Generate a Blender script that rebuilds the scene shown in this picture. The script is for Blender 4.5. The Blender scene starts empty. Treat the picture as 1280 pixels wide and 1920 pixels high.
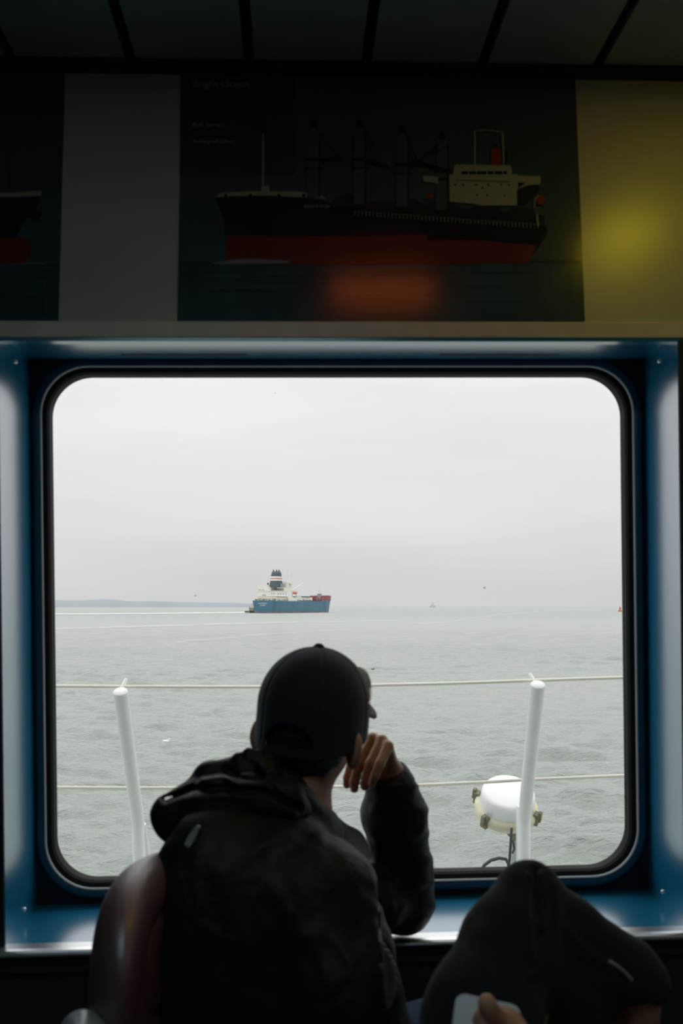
import bpy, bmesh, math, random
import numpy as np
from mathutils import Vector, Matrix, Euler

SC = bpy.context.scene
COL = SC.collection
F = 35.0 / 24.0 * 1280.0          # focal length in pixels
EYE = 1.40                         # camera height above the cabin floor
HOR = 1137.0                       # horizon row
PI = math.pi
random.seed(7)

def P(px, py, d):
    return np.array([(px - 640.0) / F * d, d, EYE - (py - HOR) / F * d])

# ------------------------------------------------------------------ materials
def mat(name, col, rough=0.5, metal=0.0, spec=0.5, noise=0.0, nscale=20.0, bump=0.0, bscale=60.0,
        coat=0.0, sheen=0.0, emit=None, estr=0.0, sss=0.0, aniso_scale=None):
    m = bpy.data.materials.new(name); m.use_nodes = True
    nt = m.node_tree; b = nt.nodes['Principled BSDF']
    b.inputs['Base Color'].default_value = (*col, 1)
    b.inputs['Roughness'].default_value = rough
    b.inputs['Metallic'].default_value = metal
    b.inputs['Specular IOR Level'].default_value = spec
    b.inputs['Coat Weight'].default_value = coat
    b.inputs['Sheen Weight'].default_value = sheen
    if sss:
        b.inputs['Subsurface Weight'].default_value = sss
        b.inputs['Subsurface Radius'].default_value = (0.012, 0.004, 0.002)
        b.inputs['Subsurface Scale'].default_value = 1.0
    if emit:
        b.inputs['Emission Color'].default_value = (*emit, 1)
        b.inputs['Emission Strength'].default_value = estr
    if noise or bump:
        tc = nt.nodes.new('ShaderNodeTexCoord')
        src = tc.outputs['Object']
        if aniso_scale:
            mp = nt.nodes.new('ShaderNodeMapping'); mp.inputs['Scale'].default_value = aniso_scale
            nt.links.new(src, mp.inputs['Vector']); src = mp.outputs['Vector']
    if noise:
        n = nt.nodes.new('ShaderNodeTexNoise'); n.inputs['Scale'].default_value = nscale
        n.inputs['Detail'].default_value = 5
        nt.links.new(src, n.inputs['Vector'])
        mr = nt.nodes.new('ShaderNodeMapRange')
        mr.inputs['To Min'].default_value = 1 - noise; mr.inputs['To Max'].default_value = 1 + noise
        mr.inputs['From Min'].default_value = 0.3; mr.inputs['From Max'].default_value = 0.7
        nt.links.new(n.outputs['Fac'], mr.inputs['Value'])
        mx = nt.nodes.new('ShaderNodeVectorMath'); mx.operation = 'SCALE'
        mx.inputs[0].default_value = col
        nt.links.new(mr.outputs['Result'], mx.inputs['Scale'])
        nt.links.new(mx.outputs['Vector'], b.inputs['Base Color'])
    if bump:
        n2 = nt.nodes.new('ShaderNodeTexNoise'); n2.inputs['Scale'].default_value = bscale
        n2.inputs['Detail'].default_value = 4
        nt.links.new(src, n2.inputs['Vector'])
        bp = nt.nodes.new('ShaderNodeBump'); bp.inputs['Strength'].default_value = bump
        bp.inputs['Distance'].default_value = 0.01
        nt.links.new(n2.outputs['Fac'], bp.inputs['Height'])
        nt.links.new(bp.outputs['Normal'], b.inputs['Normal'])
    return m

# ------------------------------------------------------------------ objects
def tag(o, label=None, cat=None, group=None, kind=None):
    if label: o['label'] = label
    if cat: o['category'] = cat
    if group: o['group'] = group
    if kind: o['kind'] = kind
    return o

def empty(name, loc=(0, 0, 0), rz=0.0):
    o = bpy.data.objects.new(name, None); COL.objects.link(o)
    o.location = loc; o.rotation_euler = (0, 0, rz); o.empty_display_size = 0.05
    return o

def link_mesh(name, me, mats, parent=None, smooth=False):
    if not isinstance(mats, (list, tuple)): mats = [mats]
    for m in mats: me.materials.append(m)
    if smooth:
        me.polygons.foreach_set('use_smooth', np.ones(len(me.polygons), dtype=bool))
    o = bpy.data.objects.new(name, me); COL.objects.link(o)
    if parent is not None:
        o.parent = parent
        if not getattr(parent, 'local_children', False):
            pass
    return o

def raw(name, verts, faces, mats, parent=None, smooth=False, mi=None, world=True):
    """mesh from lists; verts in world coordinates, re-expressed in the parent's frame"""
    me = bpy.data.meshes.new(name)
    v = [tuple(map(float, x)) for x in verts]
    if parent is not None and world:
        M = world_matrix(parent).inverted()
        v = [tuple(M @ Vector(x)) for x in v]
    me.from_pydata(v, [], faces)
    if mi is not None:
        me.polygons.foreach_set('material_index', mi)
    me.validate(); me.update()
    return link_mesh(name, me, mats, parent, smooth)

def world_matrix(o):
    M = o.matrix_basis.copy() if o.type != 'X' else Matrix()
    loc = Matrix.Translation(o.location) @ o.rotation_euler.to_matrix().to_4x4()
    if o.parent is not None: return world_matrix(o.parent) @ loc
    return loc

class MB:
    """collects shapes into one mesh"""
    def __init__(s): s.v = []; s.f = []; s.m = []; s.sm = []
    def add(s, v, f, mi=0, sm=False):
        n = len(s.v); s.v += [tuple(map(float, x)) for x in v]
        s.f += [tuple(i + n for i in q) for q in f]; s.m += [mi] * len(f); s.sm += [sm] * len(f)
        return s
    def box(s, lo, hi, mi=0, fr=None):
        (a, b, c), (d, e, g) = lo, hi
        v = [(a,b,c),(d,b,c),(d,e,c),(a,e,c),(a,b,g),(d,b,g),(d,e,g),(a,e,g)]
        if fr: v = [fr(*x) for x in v]
        return s.add(v, [(0,3,2,1),(4,5,6,7),(0,1,5,4),(1,2,6,5),(2,3,7,6),(3,0,4,7)], mi)
    def prism(s, poly, z0, z1, mi=0, fr=None):
        n = len(poly)
        v = [(x, y, z0) for x, y in poly] + [(x, y, z1) for x, y in poly]
        if fr: v = [fr(*x) for x in v]
        f = [tuple(range(n))[::-1], tuple(range(n, 2*n))] + [(i, (i+1) % n, n+(i+1) % n, n+i) for i in range(n)]
        return s.add(v, f, mi)
    def tube(s, pts, rad, seg=12, mi=0, caps=True, sm=True):
        pts = [np.array(p, float) for p in pts]; n = len(pts)
        if not hasattr(rad, '__len__'): rad = [rad] * n
        up = None; rings = []
        for i, p in enumerate(pts):
            t = (pts[min(i+1, n-1)] - pts[max(i-1, 0)]); t /= (np.linalg.norm(t) + 1e-12)
            if up is None:
                up = np.cross(t, [0.3, 0.5, 0.8]); up /= np.linalg.norm(up)
            up = up - t * np.dot(up, t); up /= (np.linalg.norm(up) + 1e-12)
            w = np.cross(t, up)
            rings.append([p + rad[i] * (math.cos(2*PI*k/seg) * up + math.sin(2*PI*k/seg) * w) for k in range(seg)])
        v = [x for r in rings for x in r]; f = []
        for i in range(n - 1):
            for k in range(seg):
                a = i*seg + k; b = i*seg + (k+1) % seg
                f.append((a, b, b + seg, a + seg))
        s.add(v, f, mi, sm)
        if caps:
            s.add(rings[0], [tuple(range(seg))[::-1]], mi); s.add(rings[-1], [tuple(range(seg))], mi)
        return s
    def lathe(s, prof, axis_o, axis_d, seg=32, mi=0, sm=True):
        """prof: list of (radius, distance along the axis)"""
        o = np.array(axis_o, float); d = np.array(axis_d, float); d /= np.linalg.norm(d)
        a = np.cross(d, [0.1, 0.2, 0.97] if abs(d[2]) < 0.9 else [1, 0, 0]); a /= np.linalg.norm(a); b = np.cross(d, a)
        v = []; f = []
        for r, h in prof:
            for k in range(seg):
                t = 2*PI*k/seg; v.append(o + d*h + r*(math.cos(t)*a + math.sin(t)*b))
        for i in range(len(prof)-1):
            for k in range(seg):
                f.append((i*seg+k, i*seg+(k+1) % seg, (i+1)*seg+(k+1) % seg, (i+1)*seg+k))
        return s.add(v, f, mi, sm)
    def ball(s, c, r, mi=0, seg=16, fr=None):
        rx, ry, rz = (r, r, r) if not hasattr(r, '__len__') else r
        v = []; f = []; n = seg // 2
        for i in range(n+1):
            th = PI*i/n
            for k in range(seg):
                ph = 2*PI*k/seg
                q = (c[0]+rx*math.sin(th)*math.cos(ph), c[1]+ry*math.sin(th)*math.sin(ph), c[2]+rz*math.cos(th))
                v.append(fr(*q) if fr else q)
        for i in range(n):
            for k in range(seg):
                f.append((i*seg+k, (i+1)*seg+k, (i+1)*seg+(k+1) % seg, i*seg+(k+1) % seg))
        return s.add(v, f, mi, True)
    def build(s, name, mats, parent=None, bevel=0.0):
        o = raw(name, s.v, s.f, mats, parent, mi=s.m)
        me = o.data
        if len(me.polygons) == len(s.sm):
            me.polygons.foreach_set('use_smooth', s.sm)
        bm = bmesh.new(); bm.from_mesh(me)
        bmesh.ops.recalc_face_normals(bm, faces=bm.faces)
        bm.to_mesh(me); bm.free()
        if bevel:
            md = o.modifiers.new('bevel', 'BEVEL'); md.width = bevel; md.segments = 3; md.limit_method = 'ANGLE'
            md.angle_limit = math.radians(50)
        return o

# ------------------------------------------------------------------ signed-distance sculpting
def unit(v): v = np.array(v, float); return v / np.linalg.norm(v)
def rc(p, a, b, r1, r2):
    a = np.asarray(a, float); b = np.asarray(b, float); ba = b - a
    t = np.clip(((p - a) @ ba) / (ba @ ba), 0, 1)
    return np.linalg.norm(p - a - t[:, None] * ba, axis=1) - (r1 + (r2 - r1) * t)
def chain(p, pts, rs, k=0.008):
    d = None
    for i in range(len(pts) - 1):
        q = rc(p, pts[i], pts[i+1], rs[i], rs[i+1])
        d = q if d is None else smin(d, q, k)
    return d
def ell(p, c, r, ax=None):
    q = p - np.asarray(c, float)
    if ax is not None: q = q @ np.array(ax, float).T
    r = np.array(r, float)
    k0 = np.linalg.norm(q / r, axis=1); k1 = np.linalg.norm(q / (r*r), axis=1)
    return k0 * (k0 - 1.0) / np.maximum(k1, 1e-9)
def ecap(p, a, b, r1, r2, ax, s):
    """round cone stretched by s along the unit axis ax"""
    ax = np.array(ax, float); m = 1.0 - 1.0/s
    f = lambda x: x - m * np.outer(x @ ax, ax)
    return rc(f(p), f(np.array([a]))[0], f(np.array([b]))[0], r1, r2)
def smin(a, b, k):
    h = np.maximum(k - np.abs(a - b), 0) / k
    return np.minimum(a, b) - h*h*k*0.25
def smax(a, b, k): return -smin(-a, -b, k)
def plane(p, o, n): return (p - np.asarray(o, float)) @ unit(n)
def proj(p):
    y = np.maximum(p[:, 1], 0.1)
    return np.stack([640 + p[:, 0]/y*F, HOR - (p[:, 2]-EYE)/y*F], axis=1)
def pline(q, pts):
    """distance in 2-D of the points q to the open polyline"""
    d = np.full(len(q), 1e9)
    for a, b in zip(pts[:-1], pts[1:]):
        a = np.array(a, float); b = np.array(b, float); ba = b - a
        t = np.clip(((q-a) @ ba)/(ba @ ba), 0, 1)
        d = np.minimum(d, np.linalg.norm(q - a - t[:, None]*ba, axis=1))
    return d
def wob(p, s, seed=0):
    r = np.random.RandomState(seed); o = 0
    w = p * s
    for i in range(5):
        d = r.normal(size=3); d /= np.linalg.norm(d)
        o = o + np.sin(w @ d * (1 + 0.55*i) + r.rand()*6.28 + 1.3*np.sin(w @ r.normal(size=3)*0.5)) / (1 + 0.6*i)
    return o / 2.2

def sculpt(name, fn, lo, hi, h, mats, parent=None, mi_fn=None):
    lo = np.array(lo, float); hi = np.array(hi, float)
    B = 6
    nb = np.ceil((hi - lo) / (h*B)).astype(int); n = nb*B + 1
    D = np.full(tuple(n), 1.0, np.float32)
    g = np.stack(np.meshgrid(*[np.arange(k) for k in nb], indexing='ij'), -1).reshape(-1, 3)
    cen = lo + (g + 0.5) * h * B
    dc = np.concatenate([fn(c) for c in np.array_split(cen, max(1, len(cen)//200000))])
    rad = h*B*0.87*1.35 + 0.006
    D4 = np.zeros(tuple(nb), np.float32); D4[tuple(g.T)] = dc
    D[:-1, :-1, :-1] = np.repeat(np.repeat(np.repeat(np.where(D4 > 0, 1, -1), B, 0), B, 1), B, 2)
    act = g[np.abs(dc) < rad]
    off = np.stack(np.meshgrid(*[np.arange(B+1)]*3, indexing='ij'), -1).reshape(-1, 3)
    for ch in np.array_split(act, max(1, len(act)//600)):
        if len(ch) == 0: continue
        idx = (ch[:, None, :]*B + off[None]).reshape(-1, 3)
        D[tuple(idx.T)] = fn(lo + idx*h)
    S = D < 0
    c = np.zeros(tuple(n-1), np.int8)
    for i in (0, 1):
        for j in (0, 1):
            for k in (0, 1):
                c += S[i:n[0]-1+i, j:n[1]-1+j, k:n[2]-1+k]
    cells = np.argwhere((c > 0) & (c < 8))
    vid = np.full(tuple(n-1), -1, np.int32); vid[tuple(cells.T)] = np.arange(len(cells))
    acc = np.zeros((len(cells), 3)); cnt = np.zeros(len(cells))
    corners = [(i, j, k) for i in (0, 1) for j in (0, 1) for k in (0, 1)]
    val = {cc: D[tuple((cells + cc).T)].astype(float) for cc in corners}
    for a in corners:
        for ax in range(3):
            if a[ax] == 0:
                b = list(a); b[ax] = 1; b = tuple(b)
                va, vb = val[a], val[b]; mk = (va < 0) != (vb < 0)
                t = np.where(mk, va/np.where(mk, va - vb, 1), 0)
                q = np.array(a, float)[None] + t[:, None]*(np.array(b) - np.array(a))
                acc[mk] += q[mk]; cnt[mk] += 1
    V = lo + (cells + acc/np.maximum(cnt, 1)[:, None])*h
    Q = []
    for ax in range(3):
        sl0 = [slice(None)]*3; sl1 = [slice(None)]*3
        sl0[ax] = slice(0, n[ax]-1); sl1[ax] = slice(1, n[ax])
        s0 = S[tuple(sl0)]; s1 = S[tuple(sl1)]
        e = np.argwhere(s0 != s1)
        u, w = (ax+1) % 3, (ax+2) % 3
        e = e[(e[:, u] > 0) & (e[:, w] > 0) & (e[:, u] < n[u]-1) & (e[:, w] < n[w]-1)]
        du = np.zeros(3, int); du[u] = 1; dw = np.zeros(3, int); dw[w] = 1
        q = np.stack([vid[tuple((e - du - dw).T)], vid[tuple((e - dw).T)], vid[tuple(e.T)], vid[tuple((e - du).T)]], 1)
        fl = S[tuple(e.T)]
        q = np.where(fl[:, None], q, q[:, ::-1])
        Q.append(q)
    Q = np.concatenate(Q); Q = Q[(Q >= 0).all(1)]
    if parent is not None:
        M = np.array(world_matrix(parent).inverted()); Vl = V @ M[:3, :3].T + M[:3, 3]
    else: Vl = V
    me = bpy.data.meshes.new(name)
    me.vertices.add(len(V)); me.vertices.foreach_set('co', Vl.astype(np.float32).ravel())
    me.loops.add(len(Q)*4); me.loops.foreach_set('vertex_index', Q.astype(np.int32).ravel())
    me.polygons.add(len(Q)); me.polygons.foreach_set('loop_start', np.arange(0, len(Q)*4, 4, dtype=np.int32))
    me.update(calc_edges=True)
    if mi_fn is not None:
        fc = V[Q].mean(1); me.polygons.foreach_set('material_index', mi_fn(fc).astype(np.int32))
    return link_mesh(name, me, mats, parent, smooth=True)

# ------------------------------------------------------------------ camera
cd = bpy.data.cameras.new('camera'); cam = bpy.data.objects.new('camera', cd); COL.objects.link(cam)
cam.location = (0, 0, EYE); cam.rotation_euler = (PI/2, 0, 0)
cd.sensor_fit = 'HORIZONTAL'; cd.sensor_width = 24.0; cd.lens = 35.0
cd.shift_y = (HOR - 960.0) / 1280.0
cd.clip_start = 0.02; cd.clip_end = 90000
cd.dof.use_dof = True; cd.dof.focus_distance = 9.0; cd.dof.aperture_fstop = 6.3
SC.camera = cam
SC.view_settings.view_transform = 'Standard'; SC.view_settings.look = 'None'
SC.view_settings.gamma = 1.0; SC.view_settings.exposure = 0.0; SC.view_settings.use_curve_mapping = False

# ------------------------------------------------------------------ sky
W = bpy.data.worlds.new('overcast_sky'); SC.world = W; W.use_nodes = True
nt = W.node_tree; bg = nt.nodes['Background']
tc = nt.nodes.new('ShaderNodeTexCoord'); sx = nt.nodes.new('ShaderNodeSeparateXYZ')
nt.links.new(tc.outputs['Generated'], sx.inputs[0])
ramp = nt.nodes.new('ShaderNodeValToRGB'); cr = ramp.color_ramp
cr.elements[0].position = 0.0; cr.elements[0].color = (0.655, 0.66, 0.67, 1)
cr.elements[1].position = 1.0; cr.elements[1].color = (2.2, 2.2, 2.2, 1)
for pos, c in ((0.012, (0.66, 0.665, 0.67)), (0.035, (0.69, 0.685, 0.69)), (0.075, (0.765, 0.765, 0.765)), (0.15, (0.835, 0.84, 0.84)), (0.24, (0.90, 0.91, 0.91)), (0.42, (1.35, 1.37, 1.37))):
    e = cr.elements.new(pos); e.color = (*c, 1)
nt.links.new(sx.outputs['Z'], ramp.inputs['Fac'])
mp = nt.nodes.new('ShaderNodeMapping'); mp.inputs['Scale'].default_value = (1.0, 1.0, 5.0)
nt.links.new(tc.outputs['Generated'], mp.inputs['Vector'])
nz = nt.nodes.new('ShaderNodeTexNoise'); nz.inputs['Scale'].default_value = 3.0; nz.inputs['Detail'].default_value = 5
nt.links.new(mp.outputs['Vector'], nz.inputs['Vector'])
mr = nt.nodes.new('ShaderNodeMapRange'); mr.inputs['To Min'].default_value = 0.955; mr.inputs['To Max'].default_value = 1.045
mr.inputs['From Min'].default_value = 0.3; mr.inputs['From Max'].default_value = 0.7
nt.links.new(nz.outputs['Fac'], mr.inputs['Value'])
vm = nt.nodes.new('ShaderNodeVectorMath'); vm.operation = 'SCALE'
nt.links.new(ramp.outputs['Color'], vm.inputs[0]); nt.links.new(mr.outputs['Result'], vm.inputs['Scale'])
nt.links.new(vm.outputs['Vector'], bg.inputs['Color']); bg.inputs['Strength'].default_value = 1.0

# ------------------------------------------------------------------ cabin frame (yawed and slightly rolled against the sea)
YAW = math.radians(2.7); ROLL = 0.0115
U = unit([math.cos(YAW), math.sin(YAW), ROLL]); V = unit([-ROLL, 0.0, 1.0]); N = unit(np.cross(V, U)) * -1
N = unit(np.cross(V, U)); N = N if N[1] > 0 else -N
V = unit(np.cross(U, N)); V = V if V[2] > 0 else -V
O = np.array([0.0, 2.0, EYE])
def Wf(u, k, v): return O + u*U + k*N + v*V          # u right, k outwards, v above eye level
def hit(px, py, k=0.0, tilt=0.0, v0=0.0):
    """local (u, v) of the pixel's ray on the wall plane at depth k (leaning out by tilt above v0)"""
    d = np.array([(px-640)/F, 1.0, -(py-HOR)/F])
    n = N - math.tan(tilt)*V
    o = Wf(0, k, v0); t = ((o - np.array([0, 0, EYE])) @ n) / (d @ n)
    q = np.array([0, 0, EYE]) + d*t - O
    return float(q @ U), float(q @ V)

M_blue = mat('satin_blue_paint', (0.008, 0.190, 0.350), rough=0.20, spec=0.5, noise=0.05, nscale=6)
for k_, v_ in (('IOR', 2.2), ('Coat Weight', 1.0), ('Coat IOR', 1.6), ('Coat Roughness', 0.2)):
    M_blue.node_tree.nodes['Principled BSDF'].inputs[k_].default_value = v_
M_bluef = mat('blue_frame_paint', (0.012, 0.085, 0.140), rough=0.38, noise=0.05)
M_gasket = mat('black_rubber', (0.0035, 0.0035, 0.005), rough=0.7, spec=0.2)
M_niche = mat('dark_niche', (0.003, 0.012, 0.022), rough=0.6, spec=0.3)
M_bead = mat('grey_bead', (0.45, 0.48, 0.50), rough=0.4)
M_dark = mat('dark_wall', (0.030, 0.026, 0.030), rough=0.7, noise=0.15)
M_pier = mat('navy_pier', (0.008, 0.014, 0.022), rough=0.6)
M_panel = mat('grey_green_panel', (0.42, 0.445, 0.39), rough=0.29, noise=0.08, nscale=3)
M_ledge = mat('grey_ledge', (0.62, 0.58, 0.47), rough=0.45, noise=0.05)
M_nose = mat('pale_metal_nosing', (0.84, 0.85, 0.86), rough=0.30, metal=1.0)
M_ceil = mat('ceiling_panel', (0.30, 0.42, 0.44), rough=0.55, noise=0.06)
M_floor = mat('floor_carpet', (0.16, 0.17, 0.17), rough=0.9, noise=0.2, nscale=60)
M_back = mat('cabin_wall', (0.22, 0.22, 0.20), rough=0.7, noise=0.05)

def struct(o, label=None):
    o['kind'] = 'structure'
    if label: o['label'] = label
    return o

BK = 0.26                                     # depth of the window niche
uL, _ = hit(4, 1200, 0.0); uR, _ = hit(1276, 1200, 0.0)
_, vS = hit(640, 1757, 0.0); _, vH = hit(640, 640, 0.0); _, vLt = hit(640, 604, 0.0)
bL, _ = hit(64, 1200, BK); bR, _ = hit(1210, 1200, BK)
_, bS = hit(640, 1683, BK); _, bH = hit(640, 676, BK)
gx0, gv0 = hit(99, 1640, BK+0.012); gx1, gv1 = hit(1173, 706, BK+0.012)
gx0 = hit(99, 1180, BK+0.012)[0]; gx1 = hit(1172.5, 1180, BK+0.012)[0]
gv0 = hit(640, 1637, BK+0.012)[1]; gv1 = hit(640, 704, BK+0.012)[1]
print('opening', uL, uR, vS, vH, 'back', bL, bR, bS, bH, 'glass', gx0, gx1, gv0, gv1)

win = empty('window_1', tuple(Wf(0, 0, vS))); struct(win, 'rounded ferry window in a deep blue niche above the sill')
def quadbox(name, a, b, c, d, th, m, parent, bevel=0.0):
    """slab on the quad a,b,c,d, thickened by the vector th"""
    v = [a, b, c, d] + [np.array(x)+th for x in (a, b, c, d)]
    mb = MB(); mb.add(v, [(0,1,2,3),(7,6,5,4),(0,4,5,1),(1,5,6,2),(2,6,7,3),(3,7,4,0)])
    return mb.build(name, m, parent, bevel)
NZ = 0.012
quadbox('sill_panel', Wf(uL, 0, vS), Wf(uR, 0, vS), Wf(bR, BK, bS), Wf(bL, BK, bS), -0.02*V, M_blue, win)
quadbox('head_panel', Wf(uL, 0, vH), Wf(uR, 0, vH), Wf(bR, BK, bH), Wf(bL, BK, bH), 0.02*V, M_blue, win)
quadbox('side_panel', Wf(uL, 0, vS), Wf(uL, 0, vH), Wf(bL, BK, bH), Wf(bL, BK, bS), -0.02*U, M_blue, win)
quadbox('side_panel', Wf(uR, 0, vS), Wf(uR, 0, vH), Wf(bR, BK, bH), Wf(bR, BK, bS), 0.02*U, M_blue, win)
# vent slots in the head panel and screws in the corners
for xa, xb in ((231, 464), (822, 1044)):
    ua = hit(xa, 667, BK*0.72)[0]; ub = hit(xb, 667, BK*0.72)[0]; k = BK*0.66
    vv = vH + (bH-vH)*k/BK
    MB().box((ua, k-0.006, vv-0.0015), (ub, k+0.006, vv+0.01), fr=Wf).build('vent_slot', M_gasket, win)
for (sxp, syp, kk) in ((38, 678, 0.13), (1228, 677, 0.13), (46, 1705, 0.15), (1233, 1672, 0.15)):
    left = sxp < 640
    t = kk/BK; uu = (uL + (bL-uL)*t) if left else (uR + (bR-uR)*t)
    d = np.array([(sxp-640)/F, 1.0, -(syp-HOR)/F]); dd = Wf(uu, kk, 0)[1]
    vv = float((np.array([0, 0, EYE]) + d*dd - O) @ V)
    c = Wf(uu, kk, vv); ax = U if left else -U
    MB().lathe([(0.0, 0.003), (0.0035, 0.0028), (0.0045, 0.001), (0.005, -0.001)], c, ax, 12).build('screw', M_nose, win)

def rrect(x0, x1, y0, y1, r, seg=10):
    pts = []
    for cx, cy, a0 in ((x1-r, y1-r, 0), (x0+r, y1-r, 90), (x0+r, y0+r, 180), (x1-r, y0+r, 270)):
        for i in range(seg+1):
            a = math.radians(a0 + 90*i/seg); pts.append((cx+r*math.cos(a), cy+r*math.sin(a)))
    return pts
GR = 0.092
def ring(name, prof, m, seg=12):
    """prof: closed list of (outset from the glass edge, depth k)"""
    rs = [[Wf(u, k, v) for u, v in rrect(gx0-o, gx1+o, gv0-o, gv1+o, GR+o, seg)] for o, k in prof]
    n = len(rs[0]); v = [p for r in rs for p in r]; f = []
    for i in range(len(prof)):
        j = (i+1) % len(prof)
        for k in range(n):
            f.append((i*n+k, i*n+(k+1) % n, j*n+(k+1) % n, j*n+k))
    mb = MB(); mb.add(v, f, 0, False)
    o = mb.build(name, m, win)
    return o
ring('window_frame', [(0.0155, BK-0.018), (0.022, BK-0.0205), (0.030, BK-0.018), (0.038, BK-0.008), (0.040, BK+0.03), (0.0155, BK+0.03)], M_bluef)
ring('frame_bead', [(0.0132, BK-0.0175), (0.0155, BK-0.0192), (0.0155, BK+0.02), (0.0132, BK+0.02)], M_bead)
ring('gasket', [(0.0, BK+0.004), (0.004, BK-0.004), (0.0132, BK-0.010), (0.0132, BK+0.035), (0.0, BK+0.035)], M_gasket)
# back of the niche around the frame (wall with the rounded hole)
def holed(name, rect, hole, k0, k1, m, parent=None):
    x0, x1, y0, y1 = rect; n = len(hole)
    outer = []
    cx = (x0+x1)/2; cy = (y0+y1)/2
    for (hx, hy) in hole:
        dx, dy = hx-cx, hy-cy
        s = min((x1-cx)/abs(dx) if dx else 9e9, (y1-cy)/abs(dy) if dy else 9e9)
        outer.append((cx+dx*s, cy+dy*s))
    # make sure the four corners are hit
    for c in ((x1, y1), (x0, y1), (x0, y0), (x1, y0)):
        i = min(range(n), key=lambda q: (outer[q][0]-c[0])**2+(outer[q][1]-c[1])**2); outer[i] = c
    v = []; f = []
    for k in (k0, k1):
        v += [Wf(a, k, b) for a, b in hole] + [Wf(a, k, b) for a, b in outer]
    for i in range(n):
        j = (i+1) % n
        f += [(i, j, n+j, n+i), (2*n+i, 3*n+i, 3*n+j, 2*n+j), (i, 2*n+i, 2*n+j, j), (n+i, n+j, 3*n+j, 3*n+i)]
    return MB().add(v, f).build(name, m, parent)
hole = rrect(gx0-0.036, gx1+0.036, gv0-0.036, gv1+0.036, GR+0.036, 12)
holed('niche_back', (bL-0.03, bR+0.03, bS-0.03, bH+0.03), hole, BK, BK+0.03, M_niche, win)
# glass pane
mg = bpy.data.materials.new('window_glass'); mg.use_nodes = True
nt = mg.node_tree; nt.nodes.remove(nt.nodes['Principled BSDF'])
out = nt.nodes['Material Output']; tr = nt.nodes.new('ShaderNodeBsdfTransparent'); gl = nt.nodes.new('ShaderNodeBsdfGlossy')
tr.inputs['Color'].default_value = (0.985, 0.99, 0.985, 1); gl.inputs['Roughness'].default_value = 0.01
fr = nt.nodes.new('ShaderNodeFresnel'); fr.inputs['IOR'].default_value = 1.35
mxs = nt.nodes.new('ShaderNodeMixShader')
nt.links.new(fr.outputs[0], mxs.inputs[0]); nt.links.new(tr.outputs[0], mxs.inputs[1]); nt.links.new(gl.outputs[0], mxs.inputs[2])
nt.links.new(mxs.outputs[0], out.inputs['Surface'])
pr = rrect(gx0-0.008, gx1+0.008, gv0-0.008, gv1+0.008, GR+0.008, 12)
mb = MB(); mb.add([Wf(a, BK+0.016, b) for a, b in pr], [tuple(range(len(pr)))])
pane = mb.build('window_pane', mg, win)
M_spot = mat('dried_salt', (0.30, 0.31, 0.31), rough=0.8)
for sxp, syp, r in ((366, 1117, 0.0016), (908, 1102, 0.0018), (516, 737, 0.0009)):
    u0, v0 = hit(sxp, syp, BK+0.0145)
    q = [(u0 + r*(1+0.2*math.sin(3*a))*math.cos(a), v0 + r*(1+0.15*math.cos(2*a))*math.sin(a)) for a in [2*PI*i/12 for i in range(12)]]
    mb = MB(); mb.prism([(a, b) for a, b in q], BK+0.0145, BK+0.0155, fr=lambda a, b, k: Wf(a, k, b)); mb.build('dirt_speck', M_spot, win)

# front wall pieces around the niche
FLOOR_V = -EYE
CEIL_V = None
TILT = math.radians(8.2)
pk = 0.035                                          # depth of the poster panel's foot
PU = lambda px, py: hit(px, py, pk, TILT, vLt)
_, vtop = PU(640, 134)
CEIL_V = vtop + 0.004
def Pf(u, v, e=0.0):                                # point on the leaning panel, lifted e towards the cabin
    k = pk + (v - vLt)*math.tan(TILT)
    n = unit(N - math.tan(TILT)*V)
    return Wf(u, k, v) - e*n
nosing = MB()
sec = [(-0.028, -0.001), (-0.033, -0.004), (-0.035, -0.008), (-0.033, -0.012), (-0.028, -0.014), (0.012, -0.016), (0.012, 0.0006), (-0.020, 0.0006)]
vv = [Wf(-3.0, k, vS+v) for k, v in sec] + [Wf(3.0, k, vS+v) for k, v in sec]
n = len(sec)
nosing.add(vv, [tuple(range(n))[::-1], tuple(range(n, 2*n))] + [(i, (i+1) % n, n+(i+1) % n, n+i) for i in range(n)])
struct(nosing.build('trim_1', M_nose), 'bright metal nosing along the sill')
mb = MB(); mb.box((-3, 0.0, FLOOR_V), (3, 0.05, vS-0.016), fr=Wf); mb.box((-3, -0.012, vS-0.050), (3, 0.0, vS-0.016), fr=Wf)
wf = mb.build('wall_front', M_dark); struct(wf, 'dark wall below the window sill')
mb = MB(); mb.box((-3, 0.0, vS+0.0006), (min(uL, bL)-0.021, BK+0.04, vLt), fr=Wf); mb.box((-3, -0.004, vS+0.0006), (uL-0.0015, 0.0, vLt), fr=Wf); struct(mb.build('wall_left_pier', M_pier), 'dark pier at the left of the window niche')
mb = MB(); mb.box((max(uR, bR)+0.021, 0.0, vS+0.0006), (3, BK+0.04, vLt), fr=Wf); mb.box((uR+0.0015, -0.004, vS+0.0006), (3, 0.0, vLt), fr=Wf); struct(mb.build('wall_right_pier', M_pier), 'dark pier at the right of the window niche')
# ledge under the posters, with a light lip
mb = MB(); mb.box((-3, -0.006, vH+0.006), (3, 0.06, vLt), fr=Wf)
struct(mb.build('trim_2', M_ledge, bevel=0.002), 'grey ledge between the window niche and the posters')
mb = MB(); mb.box((-3, -0.004, vH-0.001), (3, 0.02, vH+0.006), fr=Wf)
struct(mb.build('trim_3', M_blue), 'thin blue lip under the ledge')
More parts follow.
